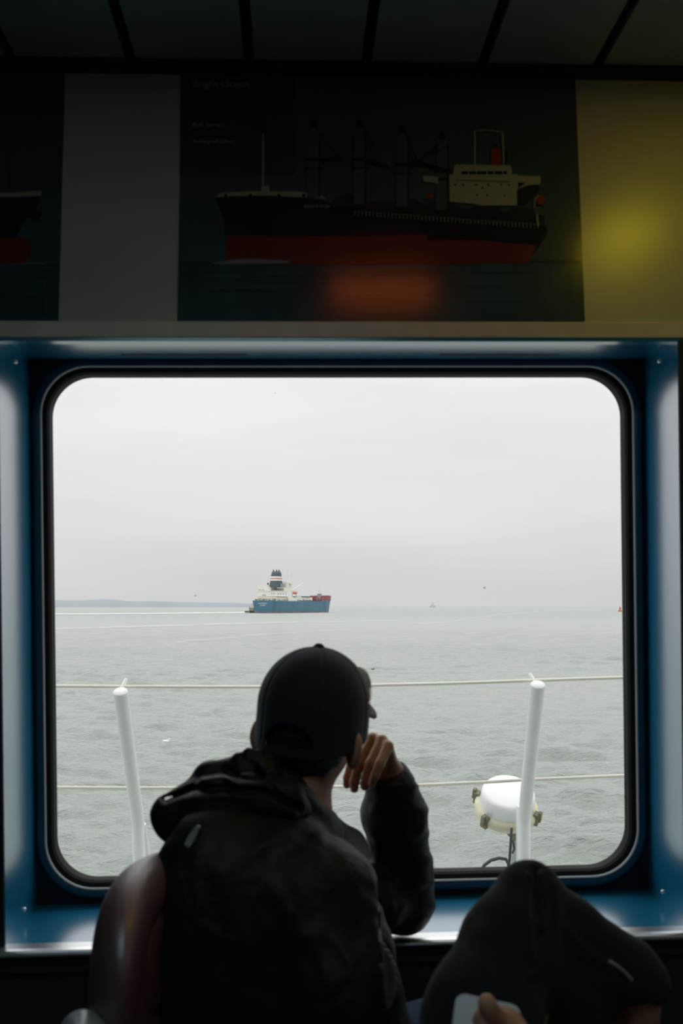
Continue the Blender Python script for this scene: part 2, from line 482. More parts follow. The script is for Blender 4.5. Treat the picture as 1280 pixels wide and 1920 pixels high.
# leaning wall panel that carries the posters
mb = MB()
q = [Pf(-3, vLt-0.02), Pf(3, vLt-0.02), Pf(3, CEIL_V+0.05), Pf(-3, CEIL_V+0.05)]
q2 = [p + 0.03*N for p in q]
mb.add(q+q2, [(0,1,2,3),(7,6,5,4),(0,4,5,1),(1,5,6,2),(2,6,7,3),(3,7,4,0)])
struct(mb.build('wall_panel', M_panel), 'leaning grey green wall panel behind the posters')
# dark cornice
mb = MB(); kc = pk + (CEIL_V-vLt)*math.tan(TILT)
mb.box((-3, kc-0.035, CEIL_V-0.016), (3, kc+0.03, CEIL_V+0.0), fr=Wf)
struct(mb.build('trim_4', M_gasket), 'black gutter where the ceiling meets the panel')
# ceiling: boards running towards the window with dark grooves
mb = MB(); pitch = 0.2455
uc = hit(467, 130, kc-0.03)[0]
for i in range(-12, 12):
    a = uc + i*pitch; b = a + pitch
    mb.box((a+0.011, -6.0, CEIL_V), (b-0.011, kc+0.02, CEIL_V+0.03), 0, fr=Wf)
    mb.box((a-0.011, -6.0, CEIL_V+0.014), (a+0.011, kc+0.02, CEIL_V+0.03), 1, fr=Wf)
    mb.box((a-0.006, kc-0.07, CEIL_V+0.006), (a+0.006, kc-0.055, CEIL_V+0.014), 1, fr=Wf)
struct(mb.build('ceiling', [M_ceil, M_gasket]), 'dark ceiling of long boards')
# rest of the cabin
mb = MB(); mb.box((-3, -6.0, FLOOR_V-0.05), (3, 0.0, FLOOR_V), fr=Wf); struct(mb.build('floor', M_floor))
mb = MB(); mb.box((-3.05, -6.0, FLOOR_V), (-3.0, kc+0.05, CEIL_V+0.05), fr=Wf); struct(mb.build('wall_left', M_back))
mb = MB(); mb.box((3.0, -6.0, FLOOR_V), (3.05, kc+0.05, CEIL_V+0.05), fr=Wf); struct(mb.build('wall_right', M_back))
mb = MB(); mb.box((-3, -6.05, FLOOR_V), (3, -6.0, CEIL_V+0.05), fr=Wf); struct(mb.build('wall_back', M_back))
# hull plating outside, so that daylight only comes in through the window
mb = MB(); mb.box((-3.05, kc+0.05, vLt), (3.05, BK+0.06, CEIL_V+0.3), fr=Wf); struct(mb.build('wall_outer', mat('white_hull_plating', (0.8, 0.8, 0.8), rough=0.5)))

# unseen ceiling lamps; the white fill and the orange one are added
M_lampbody = mat('lamp_body', (0.25, 0.25, 0.24), rough=0.5)
def unseen_lamp(u, k, col, power, su, sk, label):
    t = empty('unseen_light', tuple(Wf(u, k, CEIL_V-0.03)))
    tag(t, label, 'light')
    MB().box((u-su/2-0.02, k-sk/2-0.02, CEIL_V-0.03), (u+su/2+0.02, k+sk/2+0.02, CEIL_V), fr=Wf).build('housing', M_lampbody, t)
    M_l = mat('lamp_diffuser', (0.8, 0.8, 0.8), emit=col, estr=power/(PI*su*sk))
    MB().box((u-su/2, k-sk/2, CEIL_V-0.036), (u+su/2, k+sk/2, CEIL_V-0.0305), fr=Wf).build('diffuser', M_l, t)
    return t
def mirror_hit(px, py):
    """where the ray through the pixel, mirrored by the glossy panel, meets the ceiling"""
    d = unit([(px-640)/F, 1.0, -(py-HOR)/F]); n = unit(N - math.tan(TILT)*V)
    p = Pf(*PU(px, py)); r = d - 2*(d @ n)*n
    q = p - O; t_ = (CEIL_V - q @ V)/(r @ V); w = q + t_*r
    return float(w @ U), float(w @ N)
unseen_lamp(-0.3, -1.55, (0.62, 0.93, 1.0), 3.4, 0.9, 0.25, 'added white fill light, unseen under the ceiling above the seats')  # added fill, brightens the cabin from out of view
uy, ky = mirror_hit(1165, 430); print('yellow lamp', uy, ky)
unseen_lamp(uy, ky, (1.0, 0.74, 0.0), 0.75, 0.16, 0.16, 'small yellow ceiling light mirrored in the panel at the right')
uo, ko = mirror_hit(716, 530); print('orange lamp', uo, ko)
unseen_lamp(uo, ko, (1.0, 0.16, 0.01), 0.30, 0.28, 0.10, 'added orange glow source, unseen, mirrored in the large poster')  # added emitter, stands in for an unknown orange reflection

# ------------------------------------------------------------------ posters
def flatmat(name, col, rough=0.18, noise=0.0, nscale=10):
    return mat(name, col, rough=rough, noise=noise, nscale=nscale, spec=0.5)
PM = [flatmat('print_sky', (0.040, 0.070, 0.078), noise=0.12, nscale=4),      # 0
      flatmat('print_sea', (0.028, 0.062, 0.074), noise=0.25, nscale=9),      # 1
      flatmat('print_black', (0.006, 0.008, 0.010)),                          # 2
      flatmat('print_red', (0.13, 0.018, 0.009), noise=0.15),                 # 3
      flatmat('print_white', (0.26, 0.30, 0.25)),                             # 4
      flatmat('print_grey', (0.062, 0.070, 0.080)),                           # 5
      flatmat('print_orange', (0.20, 0.035, 0.010)),                           # 6
      flatmat('print_tint', (0.024, 0.044, 0.050)),                           # 7
      flatmat('print_text', (0.26, 0.30, 0.31)),                              # 8
      flatmat('print_foam', (0.16, 0.20, 0.22)),                              # 9
      flatmat('print_dark', (0.018, 0.020, 0.022)),                           # 10
      flatmat('print_deep', (0.016, 0.036, 0.044))]                           # 11
def poster_sheet(parent, outline, layers, name='printed_picture'):
    mb = MB()
    pts = [PU(*p) for p in outline]
    n = len(pts)
    mb.add([Pf(*p, 0.0) for p in pts] + [Pf(*p, 0.0020) for p in pts],
           [tuple(range(n, 2*n))] + [(i, (i+1) % n, n+(i+1) % n, n+i) for i in range(n)], 0)
    e = 0.0020
    for mi, poly in layers:
        e += 0.00003
        mb.add([Pf(*PU(*p), e) for p in poly], [tuple(range(len(poly)))], mi)
    return mb.build(name, PM, parent), e
def rp(x0, y0, x1, y1): return [(x0, y0), (x1, y0), (x1, y1), (x0, y1)]
def ln(x0, y0, x1, y1, w):
    dx, dy = x1-x0, y1-y0; L = math.hypot(dx, dy); nx, ny = -dy/L*w/2, dx/L*w/2
    return [(x0+nx, y0+ny), (x1+nx, y1+ny), (x1-nx, y1-ny), (x0-nx, y0-ny)]
def circ(cx, cy, r, n=14, ry=None): return [(cx+r*math.cos(2*PI*i/n), cy+(ry or r)*math.sin(2*PI*i/n)) for i in range(n)]
def dome(cx, y, r, h, n=12): return [(cx+r*math.cos(PI*i/n), y-h*math.sin(PI*i/n)) for i in range(n+1)]
L = []
L.append((7, [(339, 130), (554, 130), (554, 329), (337, 329)]))
L.append((1, [(334.6, 497), (1090, 493), (1094.6, 603), (333, 603)]))
for i in range(26):                                                     # ripples on the printed sea
    x = random.uniform(345, 900); y = random.uniform(506, 598); w = random.uniform(60, 180)
    L.append((random.choice([1, 11, 11, 7]), ln(x, y, min(x+w, 1085), y+random.uniform(-1, 1), random.uniform(1.0, 2.6))))
L.append((11, [(335, 493), (1090, 489), (1090, 494), (335, 498)]))
# hull
L.append((2, [(405, 372), (440, 370), (500, 369), (560, 371), (600, 377), (640, 388), (700, 397), (760, 403), (860, 410), (960, 418), (1020, 425), (1026, 432), (1022, 445), (1000, 478), (985, 494), (740, 492), (426, 490), (424, 450), (418, 410)]))
L.append((3, [(424, 444), (640, 444), (760, 442), (900, 440), (1010, 452), (990, 494), (620, 498), (425, 494)]))
L.append((2, [(800, 440), (1020, 436), (1008, 462), (900, 452), (800, 452)]))
L.append((9, [(395, 495), (440, 488), (480, 487), (540, 490), (545, 494), (480, 496), (420, 497)]))
L.append((4, [(405, 371), (414, 363), (470, 360), (560, 361), (600, 367), (612, 374), (560, 371), (500, 368), (440, 369)]))
for x in (420, 466, 520, 566): L.append((2, rp(x, 365, x+6, 371)))
L.append((4, rp(491.5, 250, 494.5, 362))); L.append((2, rp(491, 244, 495, 252))); L.append((4, rp(490, 350, 505, 360)))
L.append((10, [(640, 388), (700, 380), (800, 385), (900, 395), (1020, 405), (1020, 426), (960, 419), (860, 411), (760, 404), (700, 398)]))
for x in range(664, 1010, 7): L.append((4, rp(x, 396+(x-664)*0.075, x+1.2, 405+(x-664)*0.075)))
L.append((5, ln(660, 399, 1015, 424, 2)))
for cx, yb in ((655, 386), (762, 394), (826, 398), (908, 404), (974, 410)): L.append((10, dome(cx, yb+6, 36, 26)))
# four deck cranes
for (cx, yt, yb, jib) in ((588, 240, 372, (640, 302)), (674, 240, 386, (726, 318)), (754, 250, 390, (790, 312)), (828, 262, 396, (790, 312))):
    L.append((5, [(cx-9, yt), (cx+9, yt), (cx+12, yb), (cx-12, yb)]))
    L.append((2, [(cx-8, yt+2), (cx-2, yt-14), (cx+3, yt-12), (cx+8, yt+2)]))
    L.append((2, rp(cx-14, yt+59, cx+16, yt+64))); L.append((2, rp(cx-15, yt+76, cx+16, yt+79)))
    L.append((2, [(cx+8, yt+58), (jib[0], jib[1]-6), (jib[0]+4, jib[1]+2), (cx+8, yt+66)]))
    L.append((2, ln(cx+4, yt+2, jib[0]-8, jib[1]-6, 1.4))); L.append((2, ln(cx+8, yt+16, jib[0]-16, jib[1]-4, 1.2)))
    L.append((10, rp(cx+9, yt+10, cx+12.5, yb)))
# superstructure
L.append((4, [(793, 332), (820, 335), (820, 347), (793, 343)]))
L.append((4, [(841, 330), (968, 330), (968, 388), (900, 388), (880, 384), (842, 381)]))
L.append((4, [(850, 314), (855, 311), (953, 313), (958, 318), (958, 331), (848, 331)]))
for x0, x1 in ((864, 876), (878, 891), (893, 911), (913, 924), (926, 940), (942, 949)): L.append((2, rp(x0, 324, x1, 330)))
L.append((4, [(958, 331), (1012, 334), (1011, 349), (990, 350), (968, 358), (968, 345)]))
L.append((2, [(970, 345), (984, 346), (970, 356)]))
L.append((10, ln(854, 341, 955, 344, 1.6)))
for x in (852, 867, 891, 914, 938, 953): L.append((2, circ(x, 349.5, 2.1, 8)))
for x, y in ((893, 369), (912, 369), (903, 355), (944, 370)): L.append((2, circ(x, y, 1.8, 8)))
L.append((10, [(968, 360), (1004, 350), (1010, 356), (1000, 372), (985, 384), (968, 386)]))
L.append((4, ln(889, 250, 889, 312, 2.2))); L.append((4, ln(941, 254, 943, 314, 2.6)))
L.append((4, ln(887, 250, 908, 247, 2))); L.append((4, ln(910, 247, 942, 252, 2)))
L.append((5, ln(913, 218, 913, 250, 1.6))); L.append((5, ln(898, 228, 899, 248, 1.4))); L.append((5, ln(934, 234, 934, 250, 1.4))); L.append((5, ln(898, 232, 930, 236, 1)))
L.append((6, [(920, 282), (935, 279), (938, 313), (919, 313)])); L.append((2, rp(925, 272, 931, 279))); L.append((10, rp(944, 286, 950, 313)))
L.append((6, circ(1012, 378, 9))); L.append((6, circ(804, 372, 8, ry=5)))
L.append((4, ln(1000, 392, 1001, 378, 2))); L.append((4, ln(1001, 378, 1008, 369, 2))); L.append((4, ln(1005, 405, 1007, 428, 3)))
L.append((5, rp(1000, 392, 1016, 405)))
t = empty('poster', tuple(Pf(*PU(700, 603))))
tag(t, 'dark ship poster titled Bright Ocean with a red-bellied bulk carrier above the window', 'poster', 'ship posters above the window')
sheet, etop = poster_sheet(t, [(340.5, 130), (1077, 132), (1096, 604.5), (332.5, 603.5)], L)

def text_part(txt, px, py, hpx, parent, bold=False, slant=0.0, vertical=False, m=None, xs=1.0, e=0.0032, name='printed_text'):
    """flat lettering on the leaning panel; px, py is the lower left corner, hpx the height of a capital"""
    cu = bpy.data.curves.new(name, 'FONT'); cu.body = txt; cu.size = 1.0; cu.shear = slant
    if bold: cu.offset = 0.018
    tmp = bpy.data.objects.new('tmp_text', cu); COL.objects.link(tmp)
    dg = bpy.context.evaluated_depsgraph_get(); me = bpy.data.meshes.new_from_object(tmp.evaluated_get(dg))
    bpy.data.objects.remove(tmp)
    capx = 0.72
    v = []
    for w in me.vertices:
        x, y = w.co.x/capx*hpx*xs, w.co.y/capx*hpx
        q = (px - y, py - x) if vertical else (px + x, py - y)
        v.append(Pf(*PU(*q), e))
    f = [tuple(p.vertices) for p in me.polygons]
    return raw(name, v, f, m or PM[8], parent)
text_part('Bright Ocean', 361, 165, 12.5, t, bold=True, xs=1.13)
text_part('Bulk carrier', 361, 239, 8.0, t, xs=1.05)
text_part('Sch\u00fcttgutfrachter', 361, 270, 8.0, t, slant=0.3, xs=1.0)
text_part('BRIGHT OCEAN', 569, 391, 5.5, t, m=PM[4], slant=0.3)
def scribble(px, py0, py1, parent):
    mb = MB(); y = py1; r = random.Random(3)
    while y > py0:
        h = r.uniform(1.4, 2.6); w = r.choice([3.2, 4.2, 5.6])
        xx = px + (py1-y)*(-0.03)
        mb.add([Pf(*PU(*p), 0.0032) for p in rp(xx, y-h, xx+w, y)], [(0, 1, 2, 3)])
        y -= h + r.choice([0.9, 0.9, 1.1, 3.4])
    return mb.build('photo_credit', PM[5], parent)
scribble(1069, 514, 598, t)
# left poster, of which only the right end is in view
L2 = [(1, [(-560, 497), (110.5, 496), (109, 606), (-560, 606)])]
for i in range(10):
    y = random.uniform(506, 600); x = random.uniform(-80, 60); L2.append((11, ln(x, y, min(x+90, 104), y, 1.8)))
L2.append((7, [(-560, 130), (-20, 130), (-20, 330), (-560, 330)]))
L2.append((2, [(-500, 372), (40, 371), (76, 370), (72, 385), (68, 392), (78, 400), (72, 418), (52, 408), (44, 420), (30, 446), (28, 494), (-480, 494)]))
L2.append((3, [(-490, 447), (52, 447), (60, 462), (56, 482), (48, 494), (-480, 494)]))
L2.append((4, [(-200, 362), (30, 362), (77, 359), (78, 368), (30, 370), (-200, 371)]))
for x in (46, 55, 62, 70): L2.append((5, ln(x, 351, x+1, 361, 1.5)))
L2.append((10, ln(18, 275, 19, 362, 2.2))); L2.append((9, ln(20, 496, 82, 495, 1.6)))
t2 = empty('poster', tuple(Pf(*PU(40, 603))))
tag(t2, 'cut-off dark ship poster at the left edge, showing only a bow', 'poster', 'ship posters above the window')
poster_sheet(t2, [(-560, 130), (122.5, 130), (110, 605), (-560, 606)], L2)
mb = MB()
for a, b in ((0, 3), (4, 6)): mb.add([Pf(*PU(*p), 0.0032) for p in rp(a, 237, b, 241)], [(0, 1, 2, 3)])
mb.build('printed_text', PM[5], t2)
scribble(84.5, 514, 598, t2)

# ------------------------------------------------------------------ the sea
SEA = EYE - 8.0
def sea_mat():
    m = bpy.data.materials.new('grey_sea'); m.use_nodes = True
    nt = m.node_tree; b = nt.nodes['Principled BSDF']
    b.inputs['Base Color'].default_value = (0.262, 0.285, 0.258, 1)
    b.inputs['Roughness'].default_value = 0.03; b.inputs['IOR'].default_value = 1.42
    tc = nt.nodes.new('ShaderNodeTexCoord')
    prev = None
    sep = nt.nodes.new('ShaderNodeSeparateXYZ'); nt.links.new(tc.outputs['Object'], sep.inputs[0])
    far = nt.nodes.new('ShaderNodeMapRange'); far.inputs['From Min'].default_value = 80; far.inputs['From Max'].default_value = 900
    far.inputs['To Min'].default_value = 0.03; far.inputs['To Max'].default_value = 0.45      # unresolved chop far out
    nt.links.new(sep.outputs['Y'], far.inputs['Value']); nt.links.new(far.outputs['Result'], b.inputs['Roughness'])
    geo = nt.nodes.new('ShaderNodeNewGeometry')
    for sc, st, dist, ys in ((0.8, 0.4, 0.25, 3.0), (2.4, 0.9, 0.17, 3.2), (7.0, 0.7, 0.04, 2.4)):
        mp = nt.nodes.new('ShaderNodeMapping'); mp.inputs['Scale'].default_value = (1.0, ys, 1.0)
        mp.inputs['Rotation'].default_value = (0, 0, 0.22)
        nt.links.new(tc.outputs['Object'], mp.inputs['Vector'])
        n = nt.nodes.new('ShaderNodeTexNoise'); n.inputs['Scale'].default_value = sc; n.inputs['Detail'].default_value = 5
        n.inputs['Roughness'].default_value = 0.6; n.inputs['Distortion'].default_value = 0.1
        nt.links.new(mp.outputs['Vector'], n.inputs['Vector'])
        bp = nt.nodes.new('ShaderNodeBump'); bp.inputs['Strength'].default_value = st; bp.inputs['Distance'].default_value = dist
        nt.links.new(n.outputs['Fac'], bp.inputs['Height'])
        if prev: nt.links.new(prev.outputs['Normal'], bp.inputs['Normal'])
        prev = bp
    nt.links.new(prev.outputs['Normal'], b.inputs['Normal'])
    return m
ys = [18.0]
while ys[-1] < 60000: ys.append(ys[-1]*(1.0026 if ys[-1] < 200 else 1.006 if ys[-1] < 900 else 1.03))
ys = np.array(ys); nc = 560
cx = np.linspace(-0.62, 0.62, nc)
Y = np.repeat(ys[:, None], nc, 1); X = cx[None, :]*(Y + 4)
rs = np.random.RandomState(5); Z = np.zeros_like(X)
for i in range(56):
    lam = 0.55*(1.105**i) if i < 32 else 0.9*(1.09**(i-32))
    th = rs.normal(0.0, 0.42) + PI*1.47
    k = 2*PI/lam; kx, ky = k*math.cos(th), k*math.sin(th)
    amp = 0.145*lam/(2*PI)
    if lam > 2.2: amp *= (2.2/lam)**0.85
    ph = kx*X + ky*Y + rs.rand()*6.283 + 0.8*np.sin(0.11*X/lam**0.5 + 0.17*Y/lam**0.5 + rs.rand()*6)
    sp = np.where(Y < 200, Y*0.0027, np.where(Y < 900, Y*0.006, Y*0.03))
    fade = np.clip((lam/sp - 2.5)/2.0, 0, 1)
    s = np.sin(ph); Z += amp*fade*(s + 0.35*(1 - 2*np.abs(np.sin(ph/2 + 0.7))))
gust = 0.72 + 0.42*np.sin(X*0.05 + 1.1*np.sin(Y*0.031))*np.sin(Y*0.043 + 0.6*np.sin(X*0.04))
Z = Z*gust + SEA
nr = len(ys); vv = np.stack([X, Y, Z], -1).reshape(-1, 3)
ii = np.arange((nr-1)*nc).reshape(nr-1, nc)[:, :-1].ravel()
Q = np.stack([ii, ii+1, ii+nc+1, ii+nc], 1)
me = bpy.data.meshes.new('sea'); me.vertices.add(len(vv)); me.vertices.foreach_set('co', vv.astype(np.float32).ravel())
me.loops.add(len(Q)*4); me.loops.foreach_set('vertex_index', Q.astype(np.int32).ravel())
me.polygons.add(len(Q)); me.polygons.foreach_set('loop_start', np.arange(0, len(Q)*4, 4, dtype=np.int32)); me.update(calc_edges=True)
struct(link_mesh('sea', me, sea_mat(), None, True), 'choppy grey green sea out to the horizon')

def S(px, py):
    """point of the sea surface seen at the pixel"""
    d = 8.0*F/(py-HOR); return np.array([(px-640)/F*d, d, SEA])
# wakes: ragged white foam lying on the water
def foam_mat(dens):
    m = bpy.data.materials.new('sea_foam'); m.use_nodes = True
    nt = m.node_tree; b = nt.nodes['Principled BSDF']; b.inputs['Base Color'].default_value = (0.86, 0.87, 0.87, 1); b.inputs['Roughness'].default_value = 0.9
    tc = nt.nodes.new('ShaderNodeTexCoord'); n = nt.nodes.new('ShaderNodeTexNoise')
    mp = nt.nodes.new('ShaderNodeMapping'); mp.inputs['Scale'].default_value = (0.06, 0.16, 1)
    nt.links.new(tc.outputs['Object'], mp.inputs['Vector']); nt.links.new(mp.outputs['Vector'], n.inputs['Vector'])
    n.inputs['Scale'].default_value = 1.0; n.inputs['Detail'].default_value = 6; n.inputs['Roughness'].default_value = 0.7
    r = nt.nodes.new('ShaderNodeMapRange'); r.inputs['To Max'].default_value = dens*dens*0.9; r.inputs['From Min'].default_value = 0.60 - dens*0.25; r.inputs['From Max'].default_value = 0.85 - dens*0.25
    nt.links.new(n.outputs['Fac'], r.inputs['Value'])
    nt.links.new(r.outputs['Result'], b.inputs['Alpha'])
    return m
def wake(pts, label, dens):
    mb = MB(); v = []
    for (px, py, w) in pts:
        v.append(S(px, py - w/2)); v.append(S(px, py + w/2))
    for q in v: q[2] = SEA + 0.30
    f = [(2*i, 2*i+1, 2*i+3, 2*i+2) for i in range(len(pts)-1)]
    mb.add(v, f)
    o = mb.build('wake_foam', foam_mat(dens)); tag(o, label, 'foam', kind='stuff')
wake([(60, 1151.5, 1.8), (160, 1151.4, 2.0), (300, 1150.6, 1.8), (400, 1149.4, 1.8), (468, 1148.6, 2.2)], 'white wake trailing left from the tanker', 1.0)
wake([(60, 1181.5, 1.6), (150, 1179, 1.6), (300, 1174.5, 2.2), (480, 1169.5, 2.0), (560, 1167, 1.6)], 'thin white foam line below the wake at the left', 0.72)
wake([(330, 1206, 3.0), (400, 1200, 3.0), (480, 1192.5, 2.6), (560, 1187, 1.8), (640, 1182, 1.6)], 'faint foam streak nearer than the others', 0.55)
wake([(560, 1167, 1.4), (640, 1166.5, 1.6), (720, 1164, 1.8), (790, 1171, 2.4), (850, 1166, 2.6), (880, 1160, 2.8), (930, 1154, 2.4), (990, 1149, 2.0), (1060, 1144.5, 1.6), (1120, 1142, 1.2)], 'broken foam line curving to the horizon at the right', 0.62)
wake([(620, 1160, 1.2), (760, 1152.5, 1.4), (900, 1148, 1.4), (1010, 1145, 1.4), (1120, 1143, 1.0)], 'thin far foam line right of the tanker', 0.5)

# far coast on the left
M_coast = mat('hazy_coast', (0.55, 0.60, 0.64), rough=1.0, spec=0.0, noise=0.05, nscale=0.002)  # distance haze mixed into the pale base colour
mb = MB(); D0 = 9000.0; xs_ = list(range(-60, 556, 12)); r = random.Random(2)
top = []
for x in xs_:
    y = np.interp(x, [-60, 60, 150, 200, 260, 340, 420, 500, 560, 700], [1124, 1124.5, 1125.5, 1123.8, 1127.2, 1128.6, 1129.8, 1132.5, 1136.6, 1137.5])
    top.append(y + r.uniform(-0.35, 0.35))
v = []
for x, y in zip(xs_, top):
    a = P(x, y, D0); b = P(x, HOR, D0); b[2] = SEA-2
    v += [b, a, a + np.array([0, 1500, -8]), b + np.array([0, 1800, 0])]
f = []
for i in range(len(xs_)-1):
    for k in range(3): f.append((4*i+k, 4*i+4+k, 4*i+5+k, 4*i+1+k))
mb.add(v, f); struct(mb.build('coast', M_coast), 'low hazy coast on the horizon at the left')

# ------------------------------------------------------------------ tanker
TH = math.radians(23.5)
tanker = empty('tanker_ship')
SD = 1180.0
A0 = np.array([(493-640)/F*SD, SD, SEA])
fx = np.array([math.sin(TH), math.cos(TH), 0]); rt = np.array([math.cos(TH), -math.sin(TH), 0]); zz = np.array([0, 0, 1.0])
tanker.location = tuple(A0)
tag(tanker, 'blue-hulled tanker with white deckhouse and dark striped funnel out at sea', 'ship')
def T(t_, s_, z_): return A0 + t_*rt + s_*fx + z_*zz    # t to starboard, s towards the bow
M_hull = mat('teal_hull', (0.055, 0.155, 0.225), rough=0.5, noise=0.18, nscale=0.05)
M_boot = mat('boot_top', (0.16, 0.13, 0.15), rough=0.7, noise=0.3, nscale=0.1)
M_swhite = mat('ship_cream', (0.74, 0.73, 0.66), rough=0.6, noise=0.04, nscale=0.3)
M_sgrey = mat('ship_grey', (0.30, 0.31, 0.31), rough=0.7)
M_sfun = mat('funnel_slate', (0.060, 0.095, 0.110), rough=0.6)
M_sred = mat('deck_red', (0.30, 0.12, 0.12), rough=0.8, noise=0.2, nscale=0.3)
M_sor = mat('lifeboat_orange', (0.60, 0.22, 0.14), rough=0.6)
M_sdk = mat('ship_dark', (0.08, 0.08, 0.09), rough=0.8)
M_sband = mat('funnel_band', (0.60, 0.27, 0.22), rough=0.6)
# hull sections along s: (s, half beam at deck, half beam at waterline, deck z)
sec = [(0, 14.0, 11.5, 15.0), (6, 15.0, 13.5, 14.6), (25, 15, 14.5, 14.4), (120, 15, 15, 14.6), (150, 14.5, 13.5, 15.2), (170, 11, 8.5, 16.6), (182, 6, 3, 17.8), (190, 0.8, 0.3, 18.5)]
def hullpart(z0f, z1f, name, m, bulge=0.0):
    v = []; f = []
    for s_, bd, bw, dz in sec:
        z0 = z0f(dz); z1 = z1f(dz)
        def hb(z): return (bw + (bd-bw)*max(0, min(1, z/dz))) + bulge
        lean = lambda z: (s_ - (3.0*(1 - z/dz) if s_ == 190 else 0))
        v += [T(-hb(z0), lean(z0), z0), T(-hb((z0+z1)/2), lean((z0+z1)/2), (z0+z1)/2), T(-hb(z1), lean(z1), z1),
              T(hb(z1), lean(z1), z1), T(hb((z0+z1)/2), lean((z0+z1)/2), (z0+z1)/2), T(hb(z0), lean(z0), z0)]
    for i in range(len(sec)-1):
        for k in range(6): f.append((6*i+k, 6*i+(k+1) % 6, 6*i+6+(k+1) % 6, 6*i+6+k))
    f.append(tuple(range(6))); f.append(tuple(range(6*len(sec)-6, 6*len(sec))))
    return MB().add(v, f).build(name, m, tanker)
hullpart(lambda dz: 1.6, lambda dz: dz, 'hull', M_hull)
hullpart(lambda dz: -1.0, lambda dz: 1.6, 'boot_top', M_boot, 0.05)
def sbox(name, t0, t1, s0, s1, z0, z1, m, parent=None, extra=()):
    mb = MB(); mb.box((t0, s0, z0), (t1, s1, z1), fr=T)
    for e in extra: mb.box(*e, fr=T)
    return mb.build(name, m, parent or tanker)
house = sbox('deckhouse', -12.5, 12.5, 10, 40, 14, 26.5, M_swhite, None,
     [((-12.5, 10, 26.5), (1, 34, 31.5)), ((-12.5, 10, 31.5), (-1, 22, 34.0)), ((-14.3, 9.4, 20.0), (14.3, 40, 20.5)), ((-12.9, 9.5, 26.3), (12.9, 40, 26.7)),
      ((2, 30, 26.5), (12.5, 52, 30.0)), ((-4, 40, 30), (12.5, 52, 38.0)), ((-15, 44, 35.0), (15, 50, 37.0)), ((13, 38, 14), (14.6, 62, 18.5))])
for (t0, t1, z0, z1) in ((-6.5, -1.5, 21.0, 22.0), (-12, -8, 27.7, 28.3), (-7, -4, 27.5, 28.1), (6, 6.8, 23, 24.5), (9, 9.8, 22.5, 24.2)):
    MB().box((t0, 9.7, z0), (t1, 10.05, z1), fr=T).build('window', M_sgrey, house)
for s_ in (14, 20, 27, 34):
    MB().box((12.45, s_, 22), (12.7, s_+2, 24), fr=T).build('window', M_sgrey, house)
for i in range(3):
    MB().box((12.45, 43+i*3, 35), (12.7, 45+i*3, 36.8), fr=T).build('window', M_sgrey, house)
# small fittings on the poop deck
mb = MB(); r = random.Random(11)
for i in range(26):
    a = r.uniform(-13.5, 13); h = r.uniform(0.6, 2.2); w = r.uniform(0.4, 1.1); s_ = r.uniform(0.6, 7)
    mb.box((a, s_, 14.4), (a+w, s_+w, 14.9+h), fr=T)
for i in range(30):
    s_ = 10 + i*4.2; h = r.uniform(0.5, 1.6); mb.box((13.6, s_, 14.2), (14.5, s_+1.2, 15.0+h), fr=T)
mb.build('deck_fittings', M_sdk, tanker)['kind'] = 'stuff'
mb = MB(); r = random.Random(12)
for i in range(12):
    a = r.uniform(-11, 12); mb.box((a, 4, 14.4), (a+r.uniform(0.6, 2.5), 9, 14.9+r.uniform(1, 3.2)), fr=T)
mb.build('poop_lockers', mat('locker_sand', (0.60, 0.50, 0.38), rough=0.8), tanker)['kind'] = 'stuff'
# funnel
fun = MB()
prof = [(31.0, 7.0, 7.0), (36.5, 6.2, 6.4), (44, 5.6, 5.2), (48, 5.2, 4.4), (50.2, 4.4, 3.4)]
def fq(z): 
    return [np.interp(z, [p[0] for p in prof], [p[i] for p in prof]) for i in (1, 2)]
def frust(z0, z1, grow=0.0):
    mb = MB(); v = []
    for z in (z0, z1):
        a, b = fq(z); a += grow; b += grow
        for i in range(16):
            th = 2*PI*i/16; c, s_ = math.cos(th), math.sin(th)
            v.append(T(4.0 + 0.2*(z-31)*0.1 + a*math.copysign(abs(c)**0.6, c), 26 + 1.3*b*math.copysign(abs(s_)**0.6, s_), z))
    mb.add(v, [tuple(range(16))[::-1], tuple(range(16, 32))] + [(i, (i+1) % 16, 16+(i+1) % 16, 16+i) for i in range(16)])
    return mb
fm = MB()
for a, b in ((31, 36.5), (36.5, 44), (44, 48), (48, 50.2)):
    q = frust(a, b); fm.add(q.v, q.f)
funo = fm.build('funnel', M_sfun, tanker)
q = frust(39.0, 44.0, 0.06); q.build('funnel_band', mat('band_white', (0.8, 0.8, 0.78), rough=0.6), funo)
q = frust(40.4, 42.6, 0.12); q.build('funnel_stripe', M_sband, funo)
for tx, sx_ in ((0.8, 25), (5.2, 25), (7.4, 27)):
    MB().tube([T(tx, sx_, 49), T(tx, sx_, 52.2)], 0.75, 8).build('exhaust_pipe', M_sdk, funo)
MB().box((12-2, 24, 31), (14.5, 30, 35.5), fr=T).build('ventilator', M_sgrey, tanker)
MB().box((-5.6, 21, 31), (-4.4, 23, 36.5), fr=T).build('ventilator', M_sdk, tanker)
# masts
def mast(name, t_, s_, z0, z1, arms, w=0.35):
    mb = MB(); mb.tube([T(t_, s_, z0), T(t_, s_, z1)], [w*1.3, w*0.7], 6)
    for z, l in arms: mb.tube([T(t_-l, s_, z), T(t_+l, s_, z)], w*0.55, 5)
    return mb.build(name, M_swhite, tanker)
mast('radar_mast', 10.5, 44, 37, 58.5, [(52, 2.2), (55, 1.4), (48.5, 3)], 0.45)
mast('radar_mast', 15.0, 46, 37, 54.5, [(50, 2.0), (53.5, 1.2)], 0.30)
mast('signal_mast', -2.0, 48, 38, 49, [(45, 2.5)], 0.35)
mast('foremast', 0, 158, 17, 34, [(29, 4.5), (33.5, 2.5)], 0.55)
